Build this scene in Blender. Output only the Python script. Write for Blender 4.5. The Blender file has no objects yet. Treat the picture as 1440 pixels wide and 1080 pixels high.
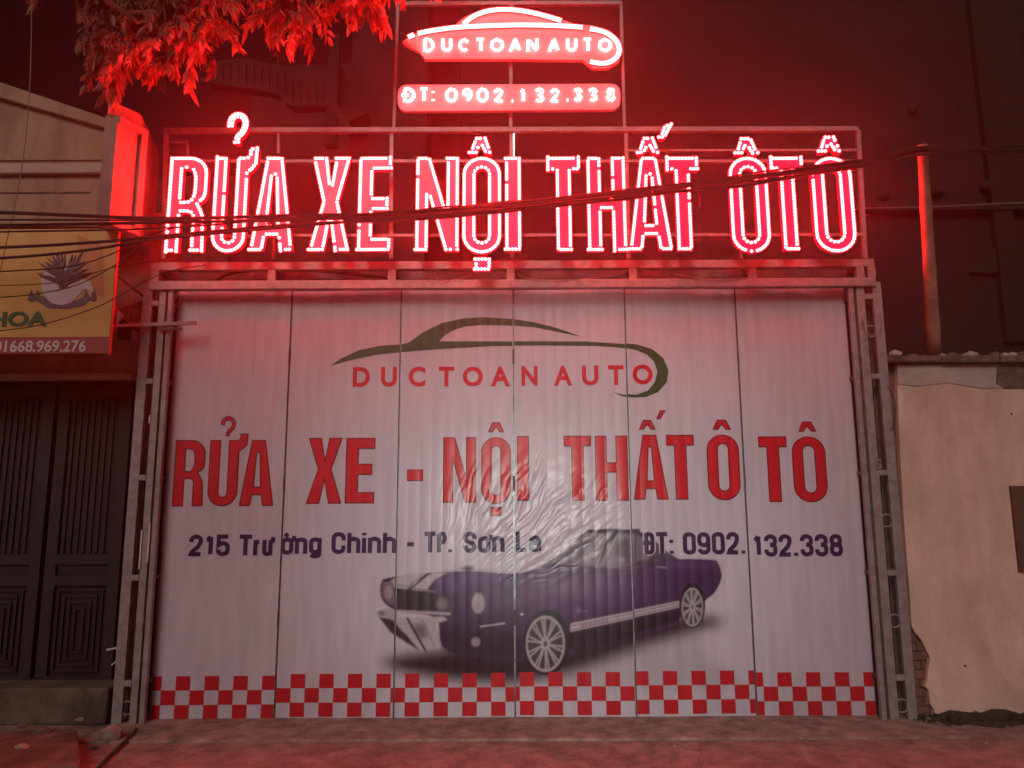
import bpy, bmesh, math, random
import numpy as np
from mathutils import Vector, Matrix, Euler
random.seed(7)
S = bpy.context.scene
COL = S.collection

# ------------------------------------------------------------------ camera, sky, sun, flash, exposure
PITCH, ROLL, FPX = math.radians(9.3), math.radians(-0.28), 1080.0
CAM = Vector((0.0, -6.27, 1.6))
RM = (Matrix.Rotation(math.radians(90) + PITCH, 3, 'X') @ Matrix.Rotation(ROLL, 3, 'Z'))
cam = bpy.data.cameras.new("camera")
co = bpy.data.objects.new("camera", cam); COL.objects.link(co)
co.location = CAM; co.rotation_euler = RM.to_euler()
cam.sensor_width = 36.0; cam.lens = 36.0 * FPX / 1440.0
cam.clip_end = 500; S.camera = co
w = bpy.data.worlds.new("World"); S.world = w; w.use_nodes = True
wn = w.node_tree; wn.nodes.clear()
sky = wn.nodes.new('ShaderNodeTexSky'); sky.sky_type = 'NISHITA'; sky.sun_disc = False
SUN_EL, SUN_AZ = math.radians(38), math.radians(200)
sky.sun_elevation = SUN_EL; sky.sun_rotation = SUN_AZ
tint = wn.nodes.new('ShaderNodeMix'); tint.data_type = 'RGBA'; tint.blend_type = 'MULTIPLY'
tint.inputs[0].default_value = 1.0
tint.inputs[7].default_value = (1.0, 0.30, 0.24, 1)      # town glow reddens the night sky
bg = wn.nodes.new('ShaderNodeBackground'); bg.inputs[1].default_value = 0.003
wo = wn.nodes.new('ShaderNodeOutputWorld')
wn.links.new(sky.outputs[0], tint.inputs[6]); wn.links.new(tint.outputs[2], bg.inputs[0]); wn.links.new(bg.outputs[0], wo.inputs[0])
sl = bpy.data.lights.new("street_glow", 'SUN'); sl.energy = 1.25; sl.angle = math.radians(25); sl.color = (1.0, 0.77, 0.73)
so = bpy.data.objects.new("street_glow", sl); COL.objects.link(so)
so.rotation_euler = (math.radians(58), 0, math.radians(-14))
fl = bpy.data.lights.new("phone_flash", 'SPOT'); fl.energy = 430; fl.color = (0.92, 1.0, 0.93); fl.shadow_soft_size = 0.012
fl.spot_size = math.radians(46); fl.spot_blend = 1.0
fo = bpy.data.objects.new("phone_flash", fl); COL.objects.link(fo)
fo.location = (0.17, -6.27, 1.58); fo.rotation_euler = (math.radians(89), 0, math.radians(-2))
S.view_settings.view_transform = 'Standard'; S.view_settings.look = 'None'
S.view_settings.exposure = 0.0; S.view_settings.gamma = 1.0; S.view_settings.use_curve_mapping = False
S.render.engine = 'CYCLES'
S.cycles.use_denoising = True
S.cycles.max_bounces = 6; S.cycles.diffuse_bounces = 3; S.cycles.volume_bounces = 0; S.cycles.glossy_bounces = 3
S.cycles.sample_clamp_indirect = 4.0

# ------------------------------------------------------------------ helpers
def ray(px, py):
    return (RM @ Vector(((px - 720) / FPX, -(py - 540) / FPX, -1.0)))
def P(px, py, Y=0.0):
    d = ray(px, py); t = (Y - CAM.y) / d.y
    return CAM + d * t
def PG(px, py, z=0.0):
    d = ray(px, py); return CAM + d * ((z - CAM.z) / d.z)
def XZ(px, py, Y=0.0):
    p = P(px, py, Y); return (p.x, p.z)

def mat(name, col, rough=0.7, metal=0.0, var=0.25, scale=6.0, bump=0.0, bscale=60.0, spec=0.5, col2=None, streak=0.0, trans=0.0, emit=None, estr=0.0, grime=0.0):
    m = bpy.data.materials.new(name); m.use_nodes = True
    nt = m.node_tree; b = nt.nodes["Principled BSDF"]; N = nt.nodes; L = nt.links
    b.inputs["Roughness"].default_value = rough; b.inputs["Metallic"].default_value = metal
    b.inputs["Specular IOR Level"].default_value = spec
    geo = N.new('ShaderNodeNewGeometry')
    no = N.new('ShaderNodeTexNoise'); no.inputs["Scale"].default_value = scale; no.inputs["Detail"].default_value = 7; no.inputs["Roughness"].default_value = 0.65
    mp = N.new('ShaderNodeMapping'); L.new(geo.outputs["Position"], mp.inputs[0])
    if streak: mp.inputs["Scale"].default_value = (1, 1, 1 - streak)
    L.new(mp.outputs[0], no.inputs[0])
    cr = N.new('ShaderNodeValToRGB')
    c2 = col2 if col2 else tuple(c * (1 - var) for c in col)
    cr.color_ramp.elements[0].position = 0.36; cr.color_ramp.elements[1].position = 0.64
    cr.color_ramp.elements[0].color = (*c2, 1); cr.color_ramp.elements[1].color = (*col, 1)
    L.new(no.outputs[0], cr.inputs[0]); base = cr.outputs[0]
    if grime:   # stains and run marks with a shape of their own
        m2 = N.new('ShaderNodeMapping'); m2.inputs["Scale"].default_value = (2.6, 2.6, .55); L.new(geo.outputs["Position"], m2.inputs[0])
        n3 = N.new('ShaderNodeTexNoise'); n3.inputs["Scale"].default_value = 1.7; n3.inputs["Detail"].default_value = 9; n3.inputs["Roughness"].default_value = .7; n3.inputs["Distortion"].default_value = .6; L.new(m2.outputs[0], n3.inputs[0])
        r3 = N.new('ShaderNodeValToRGB'); r3.color_ramp.elements[0].position = .38; r3.color_ramp.elements[1].position = .58
        r3.color_ramp.elements[0].color = (1 - grime, 1 - grime, 1 - grime * 1.05, 1); L.new(n3.outputs[0], r3.inputs[0])
        mm = N.new('ShaderNodeMix'); mm.data_type = 'RGBA'; mm.blend_type = 'MULTIPLY'; mm.inputs[0].default_value = 1.0
        L.new(base, mm.inputs[6]); L.new(r3.outputs[0], mm.inputs[7]); base = mm.outputs[2]
    L.new(base, b.inputs["Base Color"])
    if bump:
        n2 = N.new('ShaderNodeTexNoise'); n2.inputs["Scale"].default_value = bscale; n2.inputs["Detail"].default_value = 5
        L.new(geo.outputs["Position"], n2.inputs[0])
        bp = N.new('ShaderNodeBump'); bp.inputs["Strength"].default_value = 0.6; bp.inputs["Distance"].default_value = bump
        L.new(n2.outputs[0], bp.inputs["Height"]); L.new(bp.outputs[0], b.inputs["Normal"])
    if emit:
        b.inputs["Emission Color"].default_value = (*emit, 1); b.inputs["Emission Strength"].default_value = estr
    if trans:
        tr = N.new('ShaderNodeBsdfTranslucent'); mx = N.new('ShaderNodeMixShader'); mx.inputs[0].default_value = trans
        L.new(cr.outputs[0], tr.inputs[0]); L.new(b.outputs[0], mx.inputs[1]); L.new(tr.outputs[0], mx.inputs[2])
        L.new(mx.outputs[0], N["Material Output"].inputs[0])
    return m

def link(name, me, m=None, parent=None, loc=None):
    o = bpy.data.objects.new(name, me); COL.objects.link(o)
    if m is not None and not me.materials: me.materials.append(m)
    if parent is not None: o.parent = parent
    if loc is not None: o.location = loc
    return o
def tag(o, label=None, cat=None, group=None, kind=None):
    if label: o['label'] = label
    if cat: o['category'] = cat
    if group: o['group'] = group
    if kind: o['kind'] = kind
    return o
def thing(name, label, cat, loc=(0, 0, 0), group=None):
    o = bpy.data.objects.new(name, None); COL.objects.link(o); o.location = loc
    o.empty_display_size = 0.1
    return tag(o, label, cat, group)
class MB:
    """collects verts and faces in world space; build() makes them relative to the parent"""
    def __init__(s): s.v = []; s.f = []
    def add(s, vs, fs):
        k = len(s.v); s.v += [tuple(v) for v in vs]; s.f += [tuple(i + k for i in f) for f in fs]; return s
    def box(s, x0, x1, y0, y1, z0, z1):
        vs = [(x, y, z) for z in (z0, z1) for y in (y0, y1) for x in (x0, x1)]
        return s.add(vs, [(0, 2, 3, 1), (4, 5, 7, 6), (0, 1, 5, 4), (2, 6, 7, 3), (0, 4, 6, 2), (1, 3, 7, 5)])
    def bar(s, a, b, w, d=None):
        """square bar from a to b: width w, depth d (along y where possible)"""
        d = d or w; a = Vector(a); b = Vector(b); t = (b - a).normalized()
        up = Vector((0, 1, 0)) if abs(t.y) < 0.9 else Vector((0, 0, 1))
        n = t.cross(up).normalized() * (w / 2); m = n.cross(t).normalized() * (d / 2)
        vs = [p + i * n + j * m for p in (a, b) for i, j in ((-1, -1), (1, -1), (1, 1), (-1, 1))]
        return s.add(vs, [(0, 1, 2, 3), (7, 6, 5, 4), (0, 4, 5, 1), (1, 5, 6, 2), (2, 6, 7, 3), (3, 7, 4, 0)])
    def tube(s, pts, r, n=6, rr=None):
        pts = [Vector(p) for p in pts]; rings = []
        pn = None
        for i, p in enumerate(pts):
            t = (pts[min(i + 1, len(pts) - 1)] - pts[max(i - 1, 0)]).normalized()
            if pn is None:
                pn = t.orthogonal().normalized()
            pn = (pn - t * pn.dot(t)).normalized(); q = t.cross(pn)
            R = rr[i] if rr else r
            rings.append([p + (pn * math.cos(2 * math.pi * k / n) + q * math.sin(2 * math.pi * k / n)) * R for k in range(n)])
        vs = [v for rg in rings for v in rg]; fs = []
        for i in range(len(pts) - 1):
            for k in range(n):
                fs.append((i * n + k, i * n + (k + 1) % n, (i + 1) * n + (k + 1) % n, (i + 1) * n + k))
        fs.append(tuple(range(n))[::-1]); fs.append(tuple((len(pts) - 1) * n + k for k in range(n)))
        return s.add(vs, fs)
    def prism(s, poly, y0, y1):
        """poly in XZ, extruded along y"""
        n = len(poly)
        vs = [(x, y0, z) for x, z in poly] + [(x, y1, z) for x, z in poly]
        return s.add(vs, [tuple(range(n)), tuple(range(2 * n - 1, n - 1, -1))] + [(i, i + n, (i + 1) % n + n, (i + 1) % n) for i in range(n)])
    def prismz(s, poly, z0, z1):
        n = len(poly)
        z1f = z1 if isinstance(z1, (list, tuple)) else [z1] * n
        vs = [(x, y, z0) for x, y in poly] + [(x, y, z1f[i]) for i, (x, y) in enumerate(poly)]
        return s.add(vs, [tuple(range(n))[::-1], tuple(range(n, 2 * n))] + [(i, (i + 1) % n, (i + 1) % n + n, i + n) for i in range(n)])
    def mesh(s, name, m, off=(0, 0, 0), smooth=False):
        me = bpy.data.meshes.new(name)
        me.from_pydata([(v[0] - off[0], v[1] - off[1], v[2] - off[2]) for v in s.v], [], s.f)
        bm = bmesh.new(); bm.from_mesh(me); bmesh.ops.recalc_face_normals(bm, faces=bm.faces); bm.to_mesh(me); bm.free()
        if smooth: me.shade_smooth()
        me.materials.append(m); me.update(); return me
    def build(s, name, m, parent=None, loc=None, smooth=False, bevel=0.0):
        if parent is not None: off = world_loc(parent); lo = (0, 0, 0)
        elif loc is not None: off = loc; lo = loc
        else:
            a = np.array(s.v); lo = ((a[:, 0].min() + a[:, 0].max()) / 2, (a[:, 1].min() + a[:, 1].max()) / 2, a[:, 2].min()); off = lo
        o = link(name, s.mesh(name, m, off, smooth), None, parent, lo)
        if bevel:
            b = o.modifiers.new("edge", 'BEVEL'); b.width = bevel; b.segments = 2; b.limit_method = 'ANGLE'
        return o
def world_loc(o):
    v = Vector((0, 0, 0))
    while o is not None: v = v + Vector(o.location); o = o.parent
    return tuple(v)
def catmull(pts, n=6, closed=False):
    pts = [Vector(p) for p in pts]; out = []; m = len(pts)
    for i in range(m if closed else m - 1):
        g = lambda k: pts[k % m] if closed else pts[min(max(k, 0), m - 1)]
        p0, p1, p2, p3 = g(i - 1), g(i), g(i + 1), g(i + 2)
        for j in range(n):
            t = j / n
            out.append(0.5 * ((2 * p1) + (p2 - p0) * t + (2 * p0 - 5 * p1 + 4 * p2 - p3) * t * t + (3 * p1 - p0 - 3 * p2 + p3) * t ** 3))
    if not closed: out.append(pts[-1])
    return out
DG = None
def fill(loops, extrude=0.0, offset=0.0, bevel=0.0):
    """2D loops (even-odd holes) -> verts, faces in the XY plane"""
    c = bpy.data.curves.new("tmp", 'CURVE'); c.dimensions = '2D'; c.fill_mode = 'BOTH'
    c.extrude = extrude; c.offset = offset; c.bevel_depth = bevel
    for lp in loops:
        sp = c.splines.new('POLY'); sp.points.add(len(lp) - 1); sp.use_cyclic_u = True
        for i, (x, y) in enumerate(lp): sp.points[i].co = (x, y, 0, 1)
    return from_curve(c)
def from_curve(c):
    o = bpy.data.objects.new("tmp", c)
    me = bpy.data.meshes.new_from_object(o)
    v = [tuple(q.co) for q in me.vertices]; f = [tuple(p.vertices) for p in me.polygons]
    bpy.data.objects.remove(o); bpy.data.curves.remove(c); bpy.data.meshes.remove(me)
    return v, f
def text(body, bold=0.0, capH=None):
    c = bpy.data.curves.new("tmp", 'FONT'); c.body = body; c.offset = bold; c.resolution_u = 5
    return from_curve(c)

# ------------------------------------------------------------------ glyph outlines (heavy condensed capitals); box W x H, stem s, bar t
def arc(cx, cy, rx, ry, a0, a1, n=10):
    return [(cx + rx * math.cos(math.radians(a0 + (a1 - a0) * i / n)), cy + ry * math.sin(math.radians(a0 + (a1 - a0) * i / n))) for i in range(n + 1)]
def stadium(x0, x1, y0, y1, ry):
    cx = (x0 + x1) / 2; rx = (x1 - x0) / 2
    return arc(cx, y1 - ry, rx, ry, 0, 180, 12) + arc(cx, y0 + ry, rx, ry, 180, 360, 12)
def glyph(ch, W, H, s, t):
    if ch == 'I': return [[(0, 0), (W, 0), (W, H), (0, H)]]
    if ch == 'T':
        a, b = (W - s) / 2, (W + s) / 2
        return [[(0, H), (0, H - t), (a, H - t), (a, 0), (b, 0), (b, H - t), (W, H - t), (W, H)]]
    if ch == 'E':
        return [[(0, 0), (W, 0), (W, t), (s, t), (s, .43 * H), (W * .92, .43 * H), (W * .92, .43 * H + t), (s, .43 * H + t), (s, H - t), (W, H - t), (W, H), (0, H)]]
    if ch == 'H':
        m0, m1 = .5 * H - t * .45, .5 * H + t * .55
        return [[(0, 0), (s, 0), (s, m0), (W - s, m0), (W - s, 0), (W, 0), (W, H), (W - s, H), (W - s, m1), (s, m1), (s, H), (0, H)]]
    if ch == 'N':
        return [[(0, 0), (s * .92, 0), (s * .92, H * .60), (W - s * 1.02, 0), (W, 0), (W, H), (W - s * .92, H), (W - s * .92, H * .42), (s * 1.05, H), (0, H)]]
    if ch == 'X':
        d = s * 1.12; return [[(0, 0), (d, 0), (W / 2, H * .33), (W - d, 0), (W, 0), (W * .5 + d * .52, H * .52), (W * .98, H), (W * .98 - d, H), (W / 2, H * .69), (W * .02 + d, H), (W * .02, H), (W * .5 - d * .52, H * .52)]]
    if ch == 'A':
        d = s * 1.0; a, b = W * .5 - d * .62, W * .5 + d * .62
        k = lambda y: a * y / H
        y0, y1 = H * .16, H * .16 + t * .9
        return [[(0, 0), (d, 0), (d + k(y0) * .98, y0), (W - d - k(y0) * .98, y0), (W - d, 0), (W, 0), (b, H), (a, H)],
                [(d + k(y1), y1), (W - d - k(y1), y1), (W * .5 + 1e-3 + d * .10, H * .80), (W * .5 - d * .10, H * .80)]]
    if ch == 'O':
        return [stadium(0, W, 0, H, W * .48), stadium(s, W - s, t, H - t, W * .5 - s)]
    if ch == 'U':
        o = [(0, H)] + arc(W / 2, W * .48, W / 2, W * .48, 180, 360, 12) + [(W, H * .83)]
        hx = W * .10
        o += [(W * 1.13, H * .86), (W * 1.26, H * .93), (W * 1.28, H * 1.10), (W * 1.01, H * 1.10), (W * 1.0, H * 1.02), (W * .93, H)]
        o += [(W - s, H)] + arc(W / 2, t + W * .5 - s, W / 2 - s, W * .5 - s, 360, 180, 10) + [(s, H)]
        return [o]
    if ch == 'R':
        r = W * .46
        o = [(0, 0), (0, H), (W * .52, H)] + arc(W * .52, H - r, W * .48, r, 90, 0, 7)
        o += [(W, H * .62)] + arc(W * .62, H * .62, W * .38, H * .13, 0, -62, 4) + [(W * .90, H * .43), (W * .97, H * .36), (W, 0), (W - s, 0), (W - s, H * .34)]
        o += arc(W * .5, H * .36, W * .5 - s, H * .05, 0, 90, 4) + [(s, H * .41), (s, 0)]
        q = H * .12
        h = [(s, H * .53), (W * .48, H * .53)] + arc(W * .5, H * .53 + q, W * .5 - s, q, -90, 0, 5) + arc(W * .5, H - t - q, W * .5 - s, q, 0, 90, 5) + [(s, H - t)]
        return [o, h]
    if ch == '^': return [[(0, 0), (W * .30, 0), (W * .5, H * .48), (W * .70, 0), (W, 0), (W * .74, H), (W * .26, H)]]
    if ch == '/': return [[(0, 0), (W * .42, 0), (W, H), (W * .40, H)]]
    if ch == '?':
        c = [(.10, .60), (.16, .84), (.45, .96), (.78, .88), (.90, .66), (.78, .42), (.52, .22), (.50, .02)]
        w_ = .30; return [ribbon([(x * W, y * H) for x, y in c], w_ * W * .55, .12)]
def ribbon(pts, hw, taper=0.0):
    cs = catmull([(x, y, 0) for x, y in pts], 4); L = []; Rr = []
    for i, p in enumerate(cs):
        t = (cs[min(i + 1, len(cs) - 1)] - cs[max(i - 1, 0)]).normalized(); n = Vector((-t.y, t.x, 0))
        h = hw * (1 - taper * i / len(cs)); L.append(((p + n * h).x, (p + n * h).y)); Rr.append(((p - n * h).x, (p - n * h).y))
    return L + Rr[::-1]
def area(lp): return 0.5 * sum(lp[i][0] * lp[(i + 1) % len(lp)][1] - lp[(i + 1) % len(lp)][0] * lp[i][1] for i in range(len(lp)))
def densify(lp, step):
    out = []; n = len(lp); per = []
    for i in range(n):
        a, b = Vector(lp[i]), Vector(lp[(i + 1) % n]); per.append((b - a).length)
    tot = sum(per); k = max(3, round(tot / step)); st = tot / k; d = 0.0; i = 0; acc = 0.0
    for j in range(k):
        target = j * st
        while i < n - 1 and acc + per[i] < target: acc += per[i]; i += 1
        a, b = Vector(lp[i]), Vector(lp[(i + 1) % n]); t = (target - acc) / max(per[i], 1e-9)
        tn = (b - a).normalized(); out.append(((a + (b - a) * min(t, 1)), Vector((-tn.y, tn.x))))
    return out
ICO = None
def ico():
    bm = bmesh.new(); bmesh.ops.create_icosphere(bm, subdivisions=1, radius=1.0)
    v = [tuple(q.co) for q in bm.verts]; f = [tuple(x.index for x in p.verts) for p in bm.faces]; bm.free(); return v, f
ICO = ico()
def beads(pts, r, mb=None):
    mb = mb or MB()
    for (x, y, z) in pts:
        mb.add([(x + a * r, y + b * r, z + c * r) for a, b, c in ICO[0]], ICO[1])
    return mb

# ------------------------------------------------------------------ materials
M = {}
M['ground'] = mat("street_concrete", (.31, .27, .24), .85, var=.5, scale=5.0, bump=.03, bscale=34, grime=.35)
M['sill'] = mat("sill_concrete", (.36, .31, .26), .9, var=.5, scale=7, bump=.02, bscale=40, grime=.35)
M['stone'] = mat("rough_stone", (.15, .12, .09), .95, var=.6, scale=5, bump=.03, bscale=14)
M['steel'] = mat("grey_painted_steel", (.34, .32, .31), .55, .25, var=.35, scale=14, bump=.002, bscale=90)
M['steel_dark'] = mat("dusty_dark_steel", (.16, .145, .14), .7, .2, var=.4, scale=12)
M['steel_thin'] = mat("sign_frame_steel", (.30, .28, .28), .5, .3, var=.3, scale=20)
M['edge'] = mat("seam_light_metal", (.40, .40, .40), .38, .9, var=.6, scale=9)  # bright metal in place of light showing through the gate seams
M['letter'] = mat("red_acrylic", (.60, .04, .22), .3, var=.12, scale=5)
M['letter_side'] = mat("letter_return", (.35, .03, .04), .5, var=.2)
M['white_panel'] = mat("white_composite_panel", (.50, .46, .48), .35, var=.1, scale=4)
M['led'] = bpy.data.materials.new("red_led"); M['led'].use_nodes = True
_n = M['led'].node_tree; _n.nodes.clear(); _e = _n.nodes.new('ShaderNodeEmission'); _o = _n.nodes.new('ShaderNodeOutputMaterial')
LED_STRENGTH = 108.0
_e.inputs[0].default_value = (1.0, 0.0165, 0.0165, 1); _e.inputs[1].default_value = LED_STRENGTH; _n.links.new(_e.outputs[0], _o.inputs[0])
M['cable'] = mat("black_cable", (.025, .022, .022), .5, var=.2)
M['rope'] = mat("grey_cord", (.22, .20, .17), .8)
M['plaster_l'] = mat("ochre_plaster", (.40, .28, .18), .9, var=.28, scale=2.2, bump=.006, bscale=30, streak=.6, grime=.25)
M['plaster_pale'] = mat("pale_cornice_plaster", (.50, .40, .32), .9, var=.25, scale=3, bump=.004, bscale=30)
M['pillar'] = mat("pillar_plaster", (.34, .27, .22), .85, var=.3, scale=4, bump=.004, bscale=30)
M['plaster_r'] = mat("beige_plaster", (.74, .56, .47), .9, scale=2.6, bump=.010, bscale=26, streak=.45, col2=(.54, .38, .29), grime=.12)
M['plaster_patch'] = mat("grey_cement_patch", (.46, .39, .34), .9, var=.28, scale=5, bump=.008, bscale=25)
M['brown'] = mat("old_brick_masonry", (.20, .12, .085), .95, var=.5, scale=8, bump=.02, bscale=25)
M['brick'] = mat("brown_brick", (.22, .115, .075), .95, var=.5, scale=18, bump=.006, bscale=80)
M['coping'] = mat("weathered_coping", (.17, .13, .10), .95, var=.6, scale=9, bump=.02, bscale=30)
M['darkdoor'] = mat("dark_iron_door", (.012, .011, .011), .6, .2, var=.4, scale=8)
M['darkframe'] = mat("iron_door_frame", (.022, .019, .018), .6, .2, var=.4, scale=8)
M['void'] = mat("unlit_interior", (.03, .025, .025), .95)
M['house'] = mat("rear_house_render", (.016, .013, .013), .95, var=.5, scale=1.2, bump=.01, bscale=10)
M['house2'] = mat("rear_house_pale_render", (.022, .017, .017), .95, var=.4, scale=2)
M['bamboo'] = mat("weathered_pole_wood", (.40, .27, .19), .7, var=.4, scale=7)
M['leaf'] = mat("red_lit_leaf", (.56, .24, .17), .5, var=.40, scale=9, trans=.6)  # red of the sign's light partly put into the leaf colour
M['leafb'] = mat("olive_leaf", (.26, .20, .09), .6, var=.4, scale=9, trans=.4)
M['bark'] = mat("tree_bark", (.14, .10, .075), .9, var=.5, scale=15, bump=.01)
M['weed'] = mat("dark_weed", (.05, .065, .025), .8, var=.5, scale=12, trans=.3)
M['rust'] = mat("rusty_sheet", (.12, .055, .03), .8, var=.5, scale=12)
M['sign_yellow'] = mat("yellow_print", (.66, .38, .09), .5, var=.15, scale=2)
M['sign_orange'] = mat("orange_print", (.55, .22, .06), .5, var=.1, scale=2)
M['sign_red'] = mat("maroon_print", (.34, .04, .035), .5, var=.12)
M['sign_green'] = mat("dark_green_print", (.02, .12, .03), .5, var=.1)
M['sign_white'] = mat("white_print", (.60, .56, .55), .5, var=.1)
M['sign_vase'] = mat("vase_print", (.62, .56, .56), .5, var=.15, scale=12)
M['sign_twig'] = mat("plant_print", (.17, .10, .12), .5, var=.5, scale=40)
M['sign_purple'] = mat("purple_print", (.14, .06, .15), .5, var=.3, scale=25)
M['tin'] = mat("red_lit_tin", (.30, .07, .05), .4, var=.1)  # red light of the sign put into the board edge's colour
M['tube'] = mat("white_tube", (.8, .8, .8), .4, emit=(1, .95, .97), estr=2.2)

CREASE = P(585, 905); GLARE = P(752, 722)
def relief_group():
    g = bpy.data.node_groups.new("vinyl_relief", 'ShaderNodeTree')
    g.interface.new_socket("Normal", in_out='OUTPUT', socket_type='NodeSocketVector')
    N, L = g.nodes, g.links
    def ma(op, a, b=None, c=None):
        n = N.new('ShaderNodeMath'); n.operation = op
        for i, v in enumerate((a, b, c)):
            if v is None: continue
            if isinstance(v, (int, float)): n.inputs[i].default_value = v
            else: L.new(v, n.inputs[i])
        return n.outputs[0]
    def rng(v, a, b, c, d):
        n = N.new('ShaderNodeMapRange'); n.interpolation_type = 'SMOOTHSTEP'; L.new(v, n.inputs[0])
        for i, q in enumerate((a, b, c, d)): n.inputs[i + 1].default_value = q
        return n.outputs[0]
    geo = N.new('ShaderNodeNewGeometry'); sp = N.new('ShaderNodeSeparateXYZ'); L.new(geo.outputs["Position"], sp.inputs[0])
    X, Z = sp.outputs[0], sp.outputs[2]
    ribs = ma('MULTIPLY', ma('ABSOLUTE', ma('SINE', ma('MULTIPLY', X, math.pi / 0.094))), 0.0015)
    f0 = N.new('ShaderNodeTexNoise'); f0.inputs['Scale'].default_value = 2.2; f0.inputs['Detail'].default_value = 3; L.new(geo.outputs['Position'], f0.inputs[0]); fold0 = f0.outputs[0]
    dx, dz = ma('SUBTRACT', X, CREASE.x), ma('SUBTRACT', Z, CREASE.z)
    ang = ma('ARCTAN2', dx, ma('MULTIPLY', dz, -1.0)); r = ma('SQRT', ma('ADD', ma('MULTIPLY', dx, dx), ma('MULTIPLY', dz, dz)))
    cb = N.new('ShaderNodeCombineXYZ'); L.new(ma('ADD', ma('MULTIPLY', ang, 6.5), ma('MULTIPLY', fold0, 1.1)), cb.inputs[0]); L.new(ma('MULTIPLY', r, 0.9), cb.inputs[1])
    wv = N.new('ShaderNodeTexNoise'); wv.inputs["Scale"].default_value = 2.4; wv.inputs["Detail"].default_value = 1.2; wv.inputs["Roughness"].default_value = .55; L.new(cb.outputs[0], wv.inputs[0])
    ridge = ma('ABSOLUTE', ma('SUBTRACT', wv.outputs[0], 0.5))
    gx, gz = ma('DIVIDE', ma('SUBTRACT', X, GLARE.x), 1.0), ma('DIVIDE', ma('SUBTRACT', Z, GLARE.z), .62)
    gr = ma('SQRT', ma('ADD', ma('MULTIPLY', gx, gx), ma('MULTIPLY', gz, gz)))
    crease = ma('MULTIPLY', ma('MULTIPLY', rng(gr, .25, 1.0, 1.0, 0.0), ridge), 0.030)
    fold = N.new('ShaderNodeTexNoise'); fold.inputs["Scale"].default_value = 1.4; fold.inputs["Detail"].default_value = 3; L.new(geo.outputs["Position"], fold.inputs[0])
    h = ma('ADD', ma('ADD', ribs, crease), ma('MULTIPLY', fold.outputs[0], 0.010))
    bp = N.new('ShaderNodeBump'); bp.inputs["Strength"].default_value = 1.0; bp.inputs["Distance"].default_value = 1.0
    L.new(h, bp.inputs["Height"])
    out = N.new('NodeGroupOutput'); L.new(bp.outputs[0], out.inputs[0]); return g
RELIEF = relief_group()
def vinyl(name, col, rough=.31, attr=None, dirt=True):
    m = bpy.data.materials.new(name); m.use_nodes = True; nt = m.node_tree; N, L = nt.nodes, nt.links
    b = N["Principled BSDF"]; b.inputs["Roughness"].default_value = rough; b.inputs["Specular IOR Level"].default_value = .55
    g = N.new('ShaderNodeGroup'); g.node_tree = RELIEF; L.new(g.outputs[0], b.inputs["Normal"])
    no = N.new('ShaderNodeTexNoise'); geo = N.new('ShaderNodeNewGeometry'); mp = N.new('ShaderNodeMapping'); mp.inputs["Scale"].default_value = (9, 1, 1.2)
    L.new(geo.outputs["Position"], mp.inputs[0]); L.new(mp.outputs[0], no.inputs[0]); no.inputs["Scale"].default_value = 1.5; no.inputs["Detail"].default_value = 6
    mr = N.new('ShaderNodeMapRange'); L.new(no.outputs[0], mr.inputs[0]); mr.inputs[1].default_value = .3; mr.inputs[2].default_value = .7; mr.inputs[3].default_value = .84; mr.inputs[4].default_value = 1.0
    mx = N.new('ShaderNodeMix'); mx.data_type = 'RGBA'; mx.blend_type = 'MULTIPLY'; mx.inputs[0].default_value = 1.0
    cb = N.new('ShaderNodeCombineColor'); [L.new(mr.outputs[0], cb.inputs[i]) for i in range(3)]
    if attr:
        a = N.new('ShaderNodeAttribute'); a.attribute_name = attr; L.new(a.outputs["Color"], mx.inputs[6])
    else: mx.inputs[6].default_value = (*col, 1)
    L.new(cb.outputs[0], mx.inputs[7]); L.new(mx.outputs[2], b.inputs["Base Color"])
    return m
VB = (.56, .535, .60)
M['vinyl'] = vinyl("pale_vinyl", VB); M['v_red'] = vinyl("red_print", (.60, .010, .022)); M['v_redd'] = vinyl("dark_red_print", (.24, .006, .010))
M['v_green'] = vinyl("green_print", (.022, .085, .030)); M['v_navy'] = vinyl("purple_print_ink", (.045, .015, .085)); M['v_chk'] = vinyl("checker_red_print", (.52, .012, .022))
M['v_car'] = vinyl("car_print", VB, attr="print")

# ------------------------------------------------------------------ ground
g = MB().add([(-60, -60, 0), (60, -60, 0), (60, 60, 0), (-60, 60, 0)], [(0, 1, 2, 3)]).build("ground", M['ground'], loc=(0, 0, 0)); tag(g, kind='structure')
sill_px = [PG(178, 1040, .03), PG(1290, 1034, .03)]
g = MB().box(-3.05, 3.2, sill_px[0].y + .02, .12, -.05, .018).build("pavement", M['sill'], bevel=.014); tag(g, kind='structure')

# ------------------------------------------------------------------ unseen garage added behind the gate to block light and darken its slits
gar = thing("garage", "unseen dark shed body added behind the folding gate to keep its slits dark", "garage", (0, 2.0, 0))
MB().box(-3.1, 3.1, 3.9, 4.0, 0, 3.3).build("rear_wall", M['void'], gar)
MB().box(-3.1, -3.0, .25, 3.9, 0, 3.3).build("side_wall", M['void'], gar)
MB().box(3.0, 3.1, .25, 3.9, 0, 3.3).build("side_wall", M['void'], gar)
MB().box(-3.1, 3.1, .25, 4.0, 3.3, 3.36).build("roof", M['steel_dark'], gar)
MB().box(-3.0, 3.0, .22, .26, 3.36, 3.62).build("fascia", M['house'], gar)

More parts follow.
